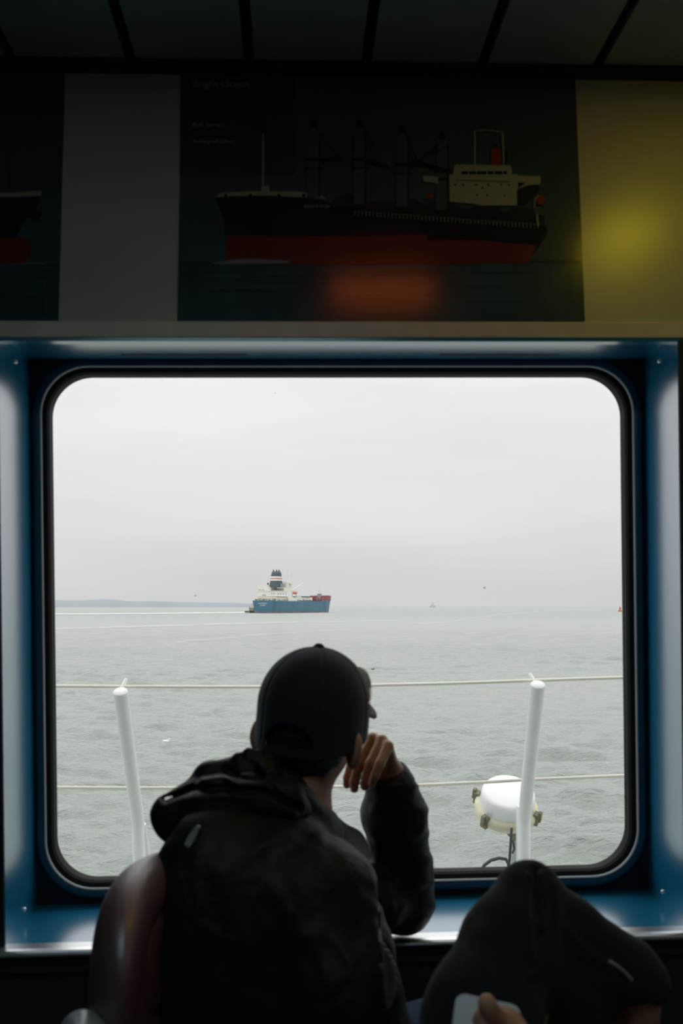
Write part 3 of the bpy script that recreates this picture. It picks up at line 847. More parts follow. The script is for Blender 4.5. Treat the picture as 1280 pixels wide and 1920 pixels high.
# hose crane, lifeboat and deck gear ahead of the house
MB().tube([T(13, 52, 15), T(13, 52, 28), T(13.5, 80, 37)], [0.9, 0.8, 0.35], 6).build('hose_crane', M_swhite, tanker)
mb = MB(); mb.ball((0, 0, 0), (2.0, 5.5, 2.0), fr=lambda a, b, c: T(14.6+a, 56+b, 24.8+c)); lb = mb.build('lifeboat', M_sor, tanker)
MB().tube([T(13, 51, 18), T(14.6, 51, 27), T(16.4, 51, 27)], 0.4, 6).build('davit', M_swhite, tanker)
MB().tube([T(13, 61, 18), T(14.6, 61, 27), T(16.4, 61, 27)], 0.4, 6).build('davit', M_swhite, tanker)
for s_ in (64, 68, 73): MB().box((12, s_, 14.5), (14, s_+2.2, 20.5), fr=T).build('vent_post', M_swhite, tanker)
sbox('manifold_house', 0, 12, 78, 112, 14.6, 19.5, mat('manifold_cream', (0.70, 0.64, 0.55), rough=0.7), None, ())
sbox('green_awning', -0.5, 12.5, 80, 104, 19.5, 20.9, mat('awning_green', (0.07, 0.20, 0.17), rough=0.7))
mb = MB(); r = random.Random(4)
for i in range(26):
    s_ = r.uniform(113, 154); a = r.uniform(-9, 12); mb.box((a, s_, 14.6), (a+r.uniform(1, 2.5), s_+r.uniform(1.5, 6), 17+r.uniform(0.2, 4.2)), fr=T)
mb.build('red_deck_pipework', M_sred, tanker)['kind'] = 'stuff'
MB().box((-1.5, 156, 15), (2.6, 161, 25), fr=T).build('mast_house', M_sgrey, tanker)
hs = [(160, 14, 22.5), (172, 10.6, 22.0), (183, 6.0, 21.8), (191, 1.0, 22.8)]
v = []
for s_, b, zt in hs: v += [T(-b, s_, 15.6), T(-b-0.4, s_, zt), T(b+0.4, s_, zt), T(b, s_, 15.6)]
f = [(0, 1, 2, 3), tuple(range(12, 16))] + [(4*i+k, 4*i+(k+1) % 4, 4*i+4+(k+1) % 4, 4*i+4+k) for i in range(3) for k in range(4)]
MB().add(v, f).build('forecastle', M_sred, tanker)
mb = MB()
for z in (14.6, 15.3, 15.9):
    mb.tube([T(-13.8, 0.3, z), T(13.8, 0.3, z)], 0.07, 4); mb.tube([T(14.8, 2, z), T(14.9, 60, z)], 0.07, 4)
for i in range(15): mb.tube([T(-13.8+i*1.97, 0.3, 14.4), T(-13.8+i*1.97, 0.3, 16)], 0.08, 4)
mb.build('deck_rail', M_swhite, tanker)
# the two lines of lettering on the transom
def tanker_text(txt, zc, h, wtot):
    cu = bpy.data.curves.new('txt', 'FONT'); cu.body = txt; cu.size = 1; cu.align_x = 'CENTER'
    tmp = bpy.data.objects.new('tmp_text', cu); COL.objects.link(tmp)
    me = bpy.data.meshes.new_from_object(tmp.evaluated_get(bpy.context.evaluated_depsgraph_get())); bpy.data.objects.remove(tmp)
    xs_ = [w.co.x for w in me.vertices]; sc = wtot/(max(xs_)-min(xs_))
    raw('stern_lettering', [T(w.co.x*sc - 0.5, -0.25, zc + w.co.y/0.7*h) for w in me.vertices], [tuple(p.vertices) for p in me.polygons],
        mat('letter_white', (0.85, 0.87, 0.87), rough=0.6), tanker)
tanker_text('NORDS CHRISTINA', 11.0, 1.3, 12.0)
tanker_text('SINGAPORE', 8.7, 1.2, 7.0)

# tug astern of the tanker
tug = empty('tugboat', tuple(S(463, 1149.3))); tag(tug, 'small dark workboat just behind the tanker stern', 'boat')
B0 = np.array(tug.location)
def TB(a, b, c): return B0 + a*rt*0.9 + b*fx + c*zz
M_tug = mat('tug_dark', (0.13, 0.14, 0.13), rough=0.8)
v = []
for b, w, z in ((0, 4, 2.6), (10, 4.6, 2.6), (20, 3.5, 3.4), (25, 0.5, 4.4)): v += [TB(-w*0.8, b, -0.5), TB(-w, b, z), TB(w, b, z), TB(w*0.8, b, -0.5)]
MB().add(v, [(0, 1, 2, 3), (12, 13, 14, 15)] + [(4*i+k, 4*i+(k+1) % 4, 4*i+4+(k+1) % 4, 4*i+4+k) for i in range(3) for k in range(4)]).build('hull', M_tug, tug)
MB().box((-2.2, 11, 2.5), (2.2, 17, 6.5), fr=TB).build('wheelhouse', mat('tug_buff', (0.35, 0.33, 0.27), rough=0.8), tug)
MB().tube([TB(0.6, 12, 6), TB(0.6, 12, 12.5)], 0.22, 6).build('mast', M_tug, tug)
MB().tube([TB(-1.6, 9, 2.5), TB(-1.6, 9, 8.0)], 0.5, 6).build('funnel', mat('tug_red', (0.25, 0.12, 0.11), rough=0.8), tug)

# hazy ship near the horizon and the red buoy
fs = empty('cargo_ship', (0, 0, 0)); d = 7500.0; c = np.array([(811-640)/F*d, d, SEA]); fs.location = tuple(c)
tag(fs, 'tiny pale cargo ship in the haze on the horizon', 'ship')
M_haze = mat('hazed_ship', (0.54, 0.56, 0.58), rough=1.0, spec=0)  # ship's pale grey has the haze painted in
g = lambda a, b, z: c + np.array([a, b, z])
MB().prism([(-20, 0), (20, 0), (24, 14), (-22, 14)], -20, 20, fr=lambda a, z, b: g(a, b, z)).build('hull', M_haze, fs)
MB().box((-10, -10, 14), (8, 10, 26), fr=g).box((-3, -3, 26), (3, 3, 37), fr=g).build('deckhouse', M_haze, fs)
by = empty('buoy', tuple(S(1162, 1146.6))); tag(by, 'red lateral buoy far out at the right edge of the window', 'buoy')
c = np.array(by.location); M_buoy = mat('buoy_red', (0.55, 0.07, 0.06), rough=0.6)
MB().lathe([(0, 0), (3.0, 0), (3.2, 1.2), (2.4, 1.9), (0, 1.9)], c, (0, 0, 1), 14).build('float', M_buoy, by)
mb = MB()
for i in range(4):
    a = PI/4 + i*PI/2; mb.tube([c + np.array([1.7*math.cos(a), 1.7*math.sin(a), 1.8]), c + np.array([0.5*math.cos(a), 0.5*math.sin(a), 6.2])], 0.2, 6)
mb.build('tower', M_buoy, by)
MB().lathe([(0, 3.2), (1.3, 3.3), (1.3, 5.6), (0, 5.7)], c, (0, 0, 1), 10).build('marker_panel', M_buoy, by)
MB().lathe([(0, 6.0), (0.7, 6.1), (0.7, 7.4), (0, 7.8)], c, (0, 0, 1), 10).build('lantern', M_buoy, by)
# gulls afloat
def gull(px, py, label, col, sc_=0.7):
    t = empty('gull', tuple(S(px, py))); tag(t, label, 'bird'); c = np.array(t.location) + np.array([0, 0, 0.12])
    G_ = lambda a, b: c + sc_*np.array([a, 0, b])
    mb = MB(); mb.ball(G_(0, 0.05), (0.24*sc_, 0.12*sc_, 0.11*sc_)); mb.ball(G_(0.22, 0.20), 0.065*sc_)
    mb.tube([G_(0.16, 0.1), G_(0.21, 0.19)], 0.045*sc_, 8); mb.tube([G_(-0.2, 0.07), G_(-0.36, 0.12)], [0.07*sc_, 0.02*sc_], 8)
    mb.build('body', mat('gull_'+label.split()[0], col, rough=0.7), t)
    MB().tube([G_(0.28, 0.20), G_(0.35, 0.18)], [0.02*sc_, 0.006*sc_], 6).build('beak', M_sor, t)
gull(312, 1394.5, 'white gull floating right of the left rail post', (0.85, 0.85, 0.85))
gull(699, 1257, 'dark seabird floating right of the cap, above the top wire', (0.05, 0.05, 0.05))

# ------------------------------------------------------------------ outer deck, rail and searchlight
M_wp = mat('white_deck_paint', (0.70, 0.725, 0.69), rough=0.45, noise=0.04, nscale=8)
M_wire = mat('cream_wire', (0.66, 0.66, 0.57), rough=0.5)
D1 = 4.3; DT = 3.97
MB().box((-3.2, 2.45, -0.12), (3.2, 4.75, 0.0)).build('deck', mat('deck_paint', (0.45, 0.48, 0.46), rough=0.8, noise=0.1))['kind'] = 'structure'
rail = empty('guard_rail', (0.0, D1, 0.0)); tag(rail, 'white ship rail of two leaning posts and two thin rails outside the window', 'railing')
def rail_post(xt, yt, xk, yk, xb, lug):
    top = P(xt, yt, DT); kn = P(xk, yk, D1); bot = P(xb, 1640, D1); bot[2] = 0.0
    ax = unit(top - kn); rr = 0.0295
    mid = kn + ax*0.03
    m = MB(); m.tube([bot, kn - np.array([0, 0, 0.03]), kn, kn + ax*0.03, top - ax*0.004], [0.0265, 0.0265, 0.027, 0.0275, rr], 24)
    m.lathe([(0, 0.004), (rr*0.93, 0.003), (rr*1.0, 0.0), (rr, -0.006)], top - ax*0.0, ax, 24)
    p = m.build('post', M_wp, rail)
    a = P(lug[0], lug[1], DT+0.055); b = P(lug[2], lug[3], DT+0.075)
    MB().tube([a, b + np.array([0, 0, -0.004]), b], [0.011, 0.007, 0.005], 10).build('rail_lug', M_wp, p)
    return p, top, kn
pl, lt, lk = rail_post(225.5, 1297, 259, 1542, 263.5, (228, 1293, 236, 1272))
pr_, rt_, rk = rail_post(1008, 1284, 982.5, 1535, 981, (1003, 1282, 993, 1262))
for q in (pl, pr_):
    pass
# diagonal braces behind the posts
MB().tube([P(268, 1545, D1+0.03), P(283, 1650, D1+0.16), P(300, 1770, D1+0.28)], 0.013, 10).build('brace', M_wp, rail)
MB().box((-0.006, -0.03, 0), (0.006, 0.03, 0.3), fr=lambda a, b, c: P(972, 1640, D1+0.05) + np.array([a, b, c*1.0])).build('brace', M_wp, rail)
def wire(pts, d, r):
    MB().tube([P(x, y, d) for x, y in pts], r, 8).build('rail_wire', M_wire, rail)
wire([(-160, 1284), (40, 1286), (225, 1287.3), (400, 1288), (500, 1288), (640, 1286), (800, 1282.5), (900, 1279.5), (996, 1276), (1100, 1272.5), (1250, 1268), (1420, 1263)], 4.03, 0.0070)
wire([(-160, 1474), (105, 1476.5), (240, 1477.5), (400, 1477.3), (560, 1476), (700, 1474.5), (800, 1471.5), (900, 1467), (975, 1462.5), (1060, 1459), (1175, 1454), (1420, 1443)], 4.23, 0.0075)

sl = empty('searchlight', (P(955, 1640, 4.5)[0], 4.5, 0.0)); tag(sl, 'white drum searchlight clamped behind the right rail post', 'searchlight')
M_slw = mat('lamp_white', (0.74, 0.75, 0.74), rough=0.30, coat=0.3)
M_slc = mat('aged_cream', (0.60, 0.58, 0.42), rough=0.5, noise=0.1)
M_brass = mat('dull_brass', (0.17, 0.16, 0.10), rough=0.6, noise=0.3, nscale=60)
M_cab = mat('dark_cable', (0.05, 0.065, 0.08), rough=0.6)
c = P(949, 1512, 4.55); ax = unit([0.03, -0.52, 0.85])            # the drum's back points towards us and up
MB().lathe([(0.140, -0.035), (0.145, -0.02), (0.145, 0.0), (0.138, 0.012), (0.122, 0.016)], c, ax, 40).build('rim', M_slc, sl)
MB().lathe([(0.124, 0.010), (0.123, 0.066), (0.120, 0.080), (0.112, 0.090), (0.100, 0.095), (0.05, 0.098), (0.0, 0.099)], c, ax, 40).build('housing', M_slw, sl)
MB().lathe([(0.0, -0.036), (0.13, -0.033), (0.14, -0.03)], c, ax, 40).build('lens', mat('lens_glass', (0.3, 0.33, 0.34), rough=0.05), sl)
e1 = unit(np.cross(ax, [0, 0, 1])); e2 = unit(np.cross(e1, ax))
if e2[2] < 0: e2 = -e2
if e1[0] < 0: e1 = -e1
for a in (-142, -30, 148):
    q = c + 0.140*(math.cos(math.radians(a))*e1 + math.sin(math.radians(a))*e2)
    rd = unit(q - c); td = unit(np.cross(rd, ax))
    fr_ = lambda x, y, z, q=q, rd=rd, td=td: q + x*td + y*rd + z*ax
    MB().box((-0.017, -0.010, -0.04), (0.017, 0.016, 0.022), fr=fr_).box((-0.010, 0.010, -0.02), (0.010, 0.026, 0.035), fr=fr_).build('clamp', M_brass, sl, bevel=0.003)
MB().lathe([(0.0, 0.0), (0.026, 0.002), (0.022, 0.03), (0.0, 0.034)], P(962, 1516, 4.46), (0.1, -0.8, -0.3), 16).build('gland', M_brass, sl)
# fork and foot
MB().tube([P(946, 1530, 4.46), P(948, 1548, 4.45), P(955, 1563, 4.46), P(966, 1572, 4.5)], [0.006, 0.011, 0.012, 0.012], 10).build('fork', M_brass, sl)
b0 = P(966, 1560, 4.52); b1 = b0.copy(); b1[2] = 0.0
MB().tube([b0, b0 - np.array([0, 0, 0.10]), b1], [0.02, 0.028, 0.030], 14).build('stand', mat('stand_paint', (0.42, 0.47, 0.43), rough=0.6, noise=0.1), sl)
MB().tube([P(959, 1552, 4.40), P(957, 1580, 4.38), P(955, 1610, 4.38), P(953, 1632, 4.38)], 0.006, 8).build('cable', M_cab, sl)
MB().tube([P(961, 1575, 4.40), P(964, 1592, 4.40), P(960, 1600, 4.39)], 0.005, 8).build('cable', M_cab, sl)
MB().tube([P(900, 1634, 4.36), P(908, 1622, 4.36), P(920, 1613, 4.36), P(935, 1609, 4.36), P(948, 1611, 4.36), P(953, 1620, 4.37), P(954, 1640, 4.38)], 0.0075, 8).build('cable', M_cab, sl)

# ------------------------------------------------------------------ people
def rotz(v, a): c, s_ = math.cos(a), math.sin(a); return np.array([v[0]*c - v[1]*s_, v[0]*s_ + v[1]*c, v[2]])
M_skin = mat('skin', (0.56, 0.29, 0.18), rough=0.5, noise=0.10, nscale=40, bump=0.12, bscale=220, sss=0.35)
M_hair = mat('black_hair', (0.012, 0.010, 0.010), rough=0.55, noise=0.3, nscale=90, bump=0.8, bscale=420, aniso_scale=(1, 1, 0.12))
M_cap = mat('navy_twill', (0.006, 0.014, 0.026), rough=0.85, noise=0.12, nscale=50, bump=0.25, bscale=500, sheen=0.15)
M_jacket = mat('black_nylon', (0.0045, 0.0055, 0.0070), rough=0.58, noise=0.15, nscale=30, bump=0.45, bscale=28, spec=0.34)
M_jeans = mat('blue_denim', (0.035, 0.085, 0.150), rough=0.9, noise=0.25, nscale=120)
M_sweat = mat('dark_sweat_cotton', (0.006, 0.010, 0.014), rough=0.95, noise=0.2, nscale=90, sheen=0.10)
M_sole = mat('shoe_rubber', (0.04, 0.04, 0.045), rough=0.7)

def head_fn(H, f, r, u):
    """closed head with face and ears as a signed distance, in the frame f(orward) r(ight) u(p)"""
    A = [r, f, u]
    L_ = lambda a, b, c: H + a*r + b*f + c*u
    def fn(p):
        d = ell(p, H, (0.076, 0.096, 0.112), A)
        d = smin(d, ell(p, L_(0, 0.030, -0.062), (0.056, 0.066, 0.060), A), 0.03)
        d = smin(d, ell(p, L_(0, 0.072, -0.098), (0.022, 0.020, 0.018), A), 0.02)       # chin
        d = smin(d, rc(p, L_(0, 0.092, 0.000), L_(0, 0.112, -0.036), 0.008, 0.013), 0.012)   # nose
        d = smin(d, rc(p, L_(-0.016, 0.098, -0.042), L_(0.016, 0.098, -0.042), 0.008, 0.008), 0.008)
        d = smin(d, rc(p, L_(-0.04, 0.084, 0.016), L_(0.04, 0.084, 0.016), 0.009, 0.009), 0.014)  # brow
        for s_ in (-1, 1):
            d = smax(d, -ell(p, L_(s_*0.032, 0.098, -0.002), (0.015, 0.012, 0.009), A), 0.008)     # eye socket
            d = smin(d, ell(p, L_(s_*0.032, 0.082, -0.002), (0.013, 0.012, 0.010), A), 0.003)
            # ear: a shell with a hollow
            ec = L_(s_*0.084 if s_ > 0 else -0.080, -0.020, -0.040); n_ = unit(s_*r*(0.62 if s_ > 0 else 0.9) + f*(0.78 if s_ > 0 else 0.40))
            ta = unit(np.cross(u, n_)); eu = unit(np.cross(n_, ta)); eu = eu if eu @ u > 0 else -eu
            e = ell(p, ec + 0.006*s_*r, (0.0095, 0.021, 0.031), [n_*1.0, ta, unit(eu)])
            e = smin(e, ell(p, ec - 0.024*u + 0.004*s_*r, (0.006, 0.010, 0.012), [n_, ta, eu]), 0.006)
            e = smax(e, -ell(p, ec + 0.016*s_*r + 0.008*f + 0.004*u, (0.009, 0.010, 0.022), [n_, ta, eu]), 0.005)
            d = smin(d, e, 0.010)
        d = smin(d, rc(p, L_(-0.018, 0.088, -0.064), L_(0.018, 0.088, -0.064), 0.0065, 0.0065), 0.005)
        d = smin(d, rc(p, L_(-0.016, 0.086, -0.074), L_(0.016, 0.086, -0.074), 0.0070, 0.0070), 0.005)
        return d
    return fn, L_

# ---- the man in the black jacket
yaw = math.radians(20); f = np.array([math.sin(yaw), math.cos(yaw), 0.0]); r = np.array([math.cos(yaw), -math.sin(yaw), 0.0]); u = np.array([0, 0, 1.0])
ro = math.radians(5.0)
r, u = unit(r*math.cos(ro) - u*math.sin(ro)), unit(u*math.cos(ro) + r*math.sin(ro))
H = P(583, 1345, 1.73)
hfn, HL = head_fn(H, f, r, u)
by_ = math.radians(65); bf = np.array([math.sin(by_), math.cos(by_), 0.0]); bl = np.array([-math.cos(by_), math.sin(by_), 0.0])
NB = P(548, 1560, 1.685)
EL = P(752, 1692, 2.00); WR = P(728, 1449, 1.905); HB = P(735, 1452, 1.90)
LS = P(575, 1632, 1.80); RS = P(600, 1700, 1.50); ER = P(705, 2030, 1.39); WRr = P(800, 2010, 1.62)
PEL = np.array([-0.16, 1.60, 0.56]); CH = P(508, 1705, 1.60)
fingers = [  # base knuckle, middle joint, end joint, tip
    ([P(727, 1399, 1.845), P(712, 1432, 1.815), P(703, 1454, 1.812), P(697, 1470, 1.822)], 0.0090),
    ([P(716, 1389, 1.865), P(694, 1432, 1.833), P(685, 1462, 1.835), P(683, 1475, 1.845)], 0.0097),
    ([P(699, 1385, 1.882), P(674, 1430, 1.850), P(664, 1466, 1.852), P(664, 1479, 1.862)], 0.0100),
    ([P(682, 1388, 1.896), P(661, 1426, 1.872), P(652, 1458, 1.872), P(650, 1471, 1.880)], 0.0096)]
hipL = PEL + bl*0.09 + np.array([0.02, 0, -0.02]); hipR = PEL - bl*0.09 + np.array([0.02, 0, -0.02])
knL = np.array([0.24, 1.86, 0.60]); knR = np.array([0.30, 1.60, 0.55])
anL = np.array([0.27, 1.90, 0.12]); anR = np.array([0.33, 1.56, 0.10])
def hand_left(p):
    d = rc(p, WR + np.array([0, 0, -0.05]), HB + np.array([0, 0, 0.004]), 0.026, 0.023)
    for (pts, rr) in fingers:
        d = smin(d, rc(p, HB*0.75 + pts[0]*0.25, pts[0], 0.014, rr*1.15), 0.014)
    for (pts, rr) in fingers:
        g = chain(p, pts, [rr*1.12, rr*1.02, rr*0.93, rr*0.82], 0.003)
        d = smin(d, g, 0.0035)
    th = chain(p, [HB + np.array([-0.012, 0.012, 0.012]), P(692, 1440, 1.915), P(668, 1428, 1.905), P(655, 1412, 1.895)], [0.016, 0.013, 0.0105, 0.009], 0.006)
    return smin(d, th, 0.006)
def body_fn(p):
    d = hfn(p)
    d = smin(d, rc(p, HL(0, -0.020, -0.055), NB, 0.053, 0.060), 0.030)
    d = smin(d, rc(p, NB, CH + np.array([0.0, 0, 0.02]), 0.060, 0.085), 0.04)
    d = smin(d, ecap(p, PEL, CH, 0.110, 0.100, bl, 1.25), 0.04)
    d = smin(d, rc(p, LS, RS, 0.050, 0.050), 0.03)
    d = smin(d, chain(p, [LS, EL, WR], [0.045, 0.036, 0.026], 0.02), 0.03)
    d = smin(d, chain(p, [RS, ER, WRr], [0.045, 0.038, 0.026], 0.02), 0.03)
    d = smin(d, chain(p, [hipL, knL, anL], [0.075, 0.052, 0.036], 0.02), 0.03)
    d = smin(d, chain(p, [hipR, knR, anR], [0.075, 0.052, 0.036], 0.02), 0.03)
    d = smin(d, hand_left(p), 0.006)
    # right hand resting on the lap
    for i in range(4):
        b = WRr + np.array([0.055, 0.014*(i-1.5)*1.4, -0.004]); g = chain(p, [b, b + np.array([0.035, 0.002*(i-1.5), -0.004]), b + np.array([0.058, 0.003*(i-1.5), -0.018])], [0.010, 0.009, 0.008], 0.004)
        d = smin(d, g, 0.004)
    d = smin(d, ell(p, WRr + np.array([0.03, 0, -0.002]), (0.042, 0.036, 0.015)), 0.012)
    d = smin(d, chain(p, [WRr + np.array([0.01, -0.03, 0]), WRr + np.array([0.04, -0.048, 0.002]), WRr + np.array([0.065, -0.05, -0.004])], [0.013, 0.011, 0.009], 0.005), 0.008)
    return d
man = empty('person', (float(PEL[0]), float(PEL[1]), 0.0))
tag(man, 'seated person seen from behind in cap and black hooded jacket, chin on hand', 'person')
body = sculpt('body', body_fn, (-0.42, 1.30, 0.04), (0.46, 2.14, 1.36), 0.0034, M_skin, man)

# hair: a thin cap of short hair below the cap, down to the nape
def hair_fn(p):
    q = p - H; a, b, c = q @ r, q @ f, q @ u
    d = ell(p, H, (0.0805, 0.1005, 0.116), [r, f, u])
    d = smin(d, rc(p, HL(0, -0.034, -0.050), HL(0.0, -0.030, -0.092), 0.062, 0.054), 0.02)
    d = d - 0.0016*wob(p, 260, 4)
    # keep it behind the ears and above the nape
    cut = np.maximum(b - 0.005 - 0.05*np.clip(c + 0.02, -1, 1), -(c + 0.100 + 0.30*(b + 0.07)))
    cut = smax(cut, -(c + 0.112) , 0.01)
    e = np.minimum(np.linalg.norm((q - r*0.092 + u*0.034 + f*0.018), axis=1), np.linalg.norm((q + r*0.092 + u*0.034 + f*0.018), axis=1))
    cut = smax(cut, 0.030 - e, 0.008)
    cut = np.maximum(cut, np.abs(a) - 0.079)
    return smax(d, cut, 0.006)
sculpt('hair', hair_fn, H - 0.16, H + 0.15, 0.0026, M_hair, man)

# cap
capC = H + 0.004*r - 0.006*u
def dome(p, ra, rb, rc_):
    q = p - capC; c = np.maximum(q @ u - 0.028, 0)
    return ell(np.stack([q @ r, q @ f, c], 1), (0, 0, 0), (ra, rb, rc_))
def crown(p):
    q = p - capC; a, b, c = q @ r, q @ f, q @ u
    R_ = dome(p, 0.0955, 0.113, 0.102)
    th = np.arctan2(b, a); seam = np.abs(((th/(PI/3) + 0.5) % 1) - 0.5)*PI/3*np.hypot(a, b)
    R_ = R_ + 0.0016*np.exp(-(seam/0.0025)**2)
    sh = smax(R_, -(R_ + 0.0035), 0.002)
    low = c + 0.030 - 0.022*np.clip(b/0.1, -1, 1)
    sh = smax(sh, -low, 0.002)
    # opening above the strap at the back
    ang = ((a/0.042)**2 + ((c - (-0.030))/0.036)**2)**0.5 - 1
    arch = np.where(b < 0, ang*0.035, 1.0)
    sh = smax(sh, -arch, 0.003)
    st = np.abs(dome(p, 0.0945, 0.112, 0.101)) - 0.0018       # strap
    st = smax(st, np.abs(c + 0.040) - 0.008, 0.001); st = np.maximum(st, np.abs(a) - 0.055); st = np.where(b < 0, st, 1.0)
    bt = ell(p, capC + 0.130*u, (0.009, 0.009, 0.006), [r, f, u])
    return np.minimum(smin(sh, bt, 0.003), st)
cap = sculpt('cap', crown, capC - 0.16, capC + 0.16, 0.0021, M_cap, man)
def brim(p):
    q = p - capC; a, b, c = q @ r, q @ f, q @ u
    out_ = np.hypot(a/0.087, (b - 0.070)/0.112) - 1
    surf = c - (0.044 - 0.20*(b - 0.09) - 5.2*a*a)
    d = smax(np.abs(surf)*0.85 - 0.0032, out_*0.08, 0.004)
    inner = dome(p, 0.092, 0.110, 0.098)
    d = smax(d, -inner, 0.002); return np.maximum(d, -(b - 0.03))
sculpt('brim', brim, capC - 0.22, capC + 0.22, 0.0024, M_cap, cap)

# glasses perched over the front of the cap
gl_ = empty('glasses', tuple(HL(0.03, 0.118, 0.045))); tag(gl_, 'pale-framed glasses perched on the front of the dark cap', 'glasses')
M_gf = mat('pale_frame', (0.75, 0.68, 0.50), rough=0.35)
M_gl = mat('skylit_lens', (0.85, 0.74, 0.50), rough=0.2)  # opaque cream paints in the sky light shining through the lens
M_gl.node_tree.nodes['Principled BSDF'].inputs['Transmission Weight'].default_value = 0.0
def G(a, b, c): return capC + a*r + b*f + c*u
for s_ in (-1, 1):
    pts = []
    for i in range(17):
        t = 2*PI*i/16; pts.append(G(s_*0.040 + 0.031*math.cos(t), 0.119 - 0.033*max(0, math.cos(t)*s_) - 0.003*math.sin(t), 0.058 + 0.032*math.sin(t)))
    MB().tube(pts, 0.0028, 8, caps=False).build('rim', M_gf, gl_)
    MB().add(pts[:-1], [tuple(range(16))]).build('lens', M_gl, gl_)
    MB().tube([G(s_*0.071, 0.086, 0.058), G(s_*0.0790, 0.066, 0.052), G(s_*0.0860, 0.045, 0.046), G(s_*0.0945, 0.01, 0.040)], [0.0030, 0.0026, 0.0022, 0.0018], 8).build('temple', M_gf, gl_)
MB().tube([G(-0.010, 0.119, 0.050), G(0, 0.121, 0.054), G(0.010, 0.119, 0.050)], 0.0025, 8).build('bridge', M_gf, gl_)

# jacket
folds = [  # polylines in the view, width, height, depth centre and range
    ([(470, 1600), (500, 1578), (540, 1572), (590, 1600), (630, 1650), (660, 1720)], 9, 0.006),
    ([(560, 1760), (600, 1745), (640, 1770), (680, 1840), (700, 1900)], 12, 0.009),
    ([(420, 1640), (440, 1720), (470, 1790), (500, 1830)], 11, 0.006),
    ([(330, 1640), (345, 1690), (380, 1740), (430, 1770)], 10, 0.007),
    ([(370, 1600), (362, 1650), (372, 1700)], 9, 0.006),
    ([(300, 1660), (330, 1700), (350, 1760)], 9, 0.005),
    ([(480, 1620), (520, 1680), (560, 1740), (600, 1790), (620, 1850)], 10, 0.005),
    ([(640, 1600), (660, 1660), (690, 1700), (712, 1760)], 10, 0.006),
    ([(700, 1520), (730, 1540), (770, 1530), (795, 1545)], 8, 0.005),
    ([(690, 1600), (730, 1630), (790, 1620)], 9, 0.004),
    ([(740, 1700), (780, 1690), (805, 1660)], 8, 0.005),
    ([(730, 1470), (760, 1500), (790, 1520)], 7, 0.004),
    ([(400, 1850), (460, 1880), (520, 1900), (600, 1905)], 14, 0.007),
    ([(520, 1560), (560, 1550), (600, 1570)], 7, 0.005)]
HIP = np.array([-0.115, 1.575, 0.53])
def jacket_fn(p):
    q = proj(p)
    d = ecap(p, HIP, P(500, 1722, 1.585), 0.172, 0.150, bl, 1.12)
    d = smin(d, ell(p, P(395, 1760, 1.52), (0.105, 0.105, 0.20)), 0.06)                 # slouching back
    d = smin(d, rc(p, P(640, 1800, 1.70), P(612, 1660, 1.72), 0.075, 0.082), 0.05)       # chest
    d = smin(d, rc(p, P(640, 1950, 1.66), P(645, 1800, 1.70), 0.080, 0.078), 0.05)
    d = smin(d, rc(p, RS + np.array([-0.015, 0.02, 0.02]), P(470, 1640, 1.56), 0.085, 0.11), 0.05)
    d = smin(d, chain(p, [LS + np.array([0.0, 0, 0.0]), P(690, 1690, 1.93), EL], [0.066, 0.062, 0.062], 0.03), 0.035)
    d = smin(d, chain(p, [RS, P(640, 1850, 1.44), ER, WRr - np.array([0.02, 0, 0])], [0.082, 0.078, 0.070, 0.045], 0.03), 0.04)
    # collar round the neck
    d = smin(d, rc(p, P(520, 1500, 1.64), P(575, 1560, 1.66), 0.058, 0.060), 0.03)
    d = smin(d, rc(p, P(596, 1555, 1.72), P(648, 1590, 1.78), 0.036, 0.040), 0.03)
    # left sleeve up to the cuff
    fa = chain(p, [EL, P(748, 1620, 1.975), P(737, 1520, 1.935), P(730, 1472, 1.91), P(723, 1446, 1.905)], [0.060, 0.060, 0.060, 0.045, 0.034], 0.02)
    d = smin(d, fa, 0.022)
    # folds and general rumple
    front = p[:, 1] < 1.62 + 0.0*p[:, 0]
    for pts, w, h in folds:
        sleeve = pts[0][0] > 685 or (pts[0][0] == 640)
        a = 0.55*h*np.exp(-(pline(q, pts)/(1.5*w))**2)
        d = d - (a if sleeve else a*front)
    band = np.exp(-(((q[:, 1]-1540) % 46 - 23)/9)**2)*np.clip((q[:, 0]-690)/40, 0, 1)*np.clip((1760-q[:, 1])/60, 0, 1)*0.0028*(q[:, 1] > 1470)
    d = d - band - 0.0013*wob(p, 75, 31) - 0.0024*wob(p*np.array([1, 1, 1.3]), 34, 1) - 0.0040*wob(p, 15, 2)
    # gathered cuff: open end
    cut = plane(p, P(722, 1446, 1.905) , unit(P(722, 1446, 1.905) - P(733, 1500, 1.925)) + np.array([-0.10, -0.1, 0]))
    d = smax(d, np.where(p[:, 0] > 0.06, cut - 0.002, -1), 0.003)
    ho = rc(p, P(724, 1440, 1.905), P(729, 1475, 1.912), 0.0285, 0.026); d = smax(d, -ho, 0.004)
    # neck hole
    nk = rc(p, HL(0, -0.020, -0.055), NB + np.array([0.01, 0, 0.0]), 0.058, 0.060); d = smax(d, -nk, 0.006)
    return smax(d, 0.50 - p[:, 2], 0.02)
jacket = sculpt('jacket', jacket_fn, (-0.40, 1.26, 0.49), (0.24, 2.12, 1.16), 0.0042, M_jacket, man)

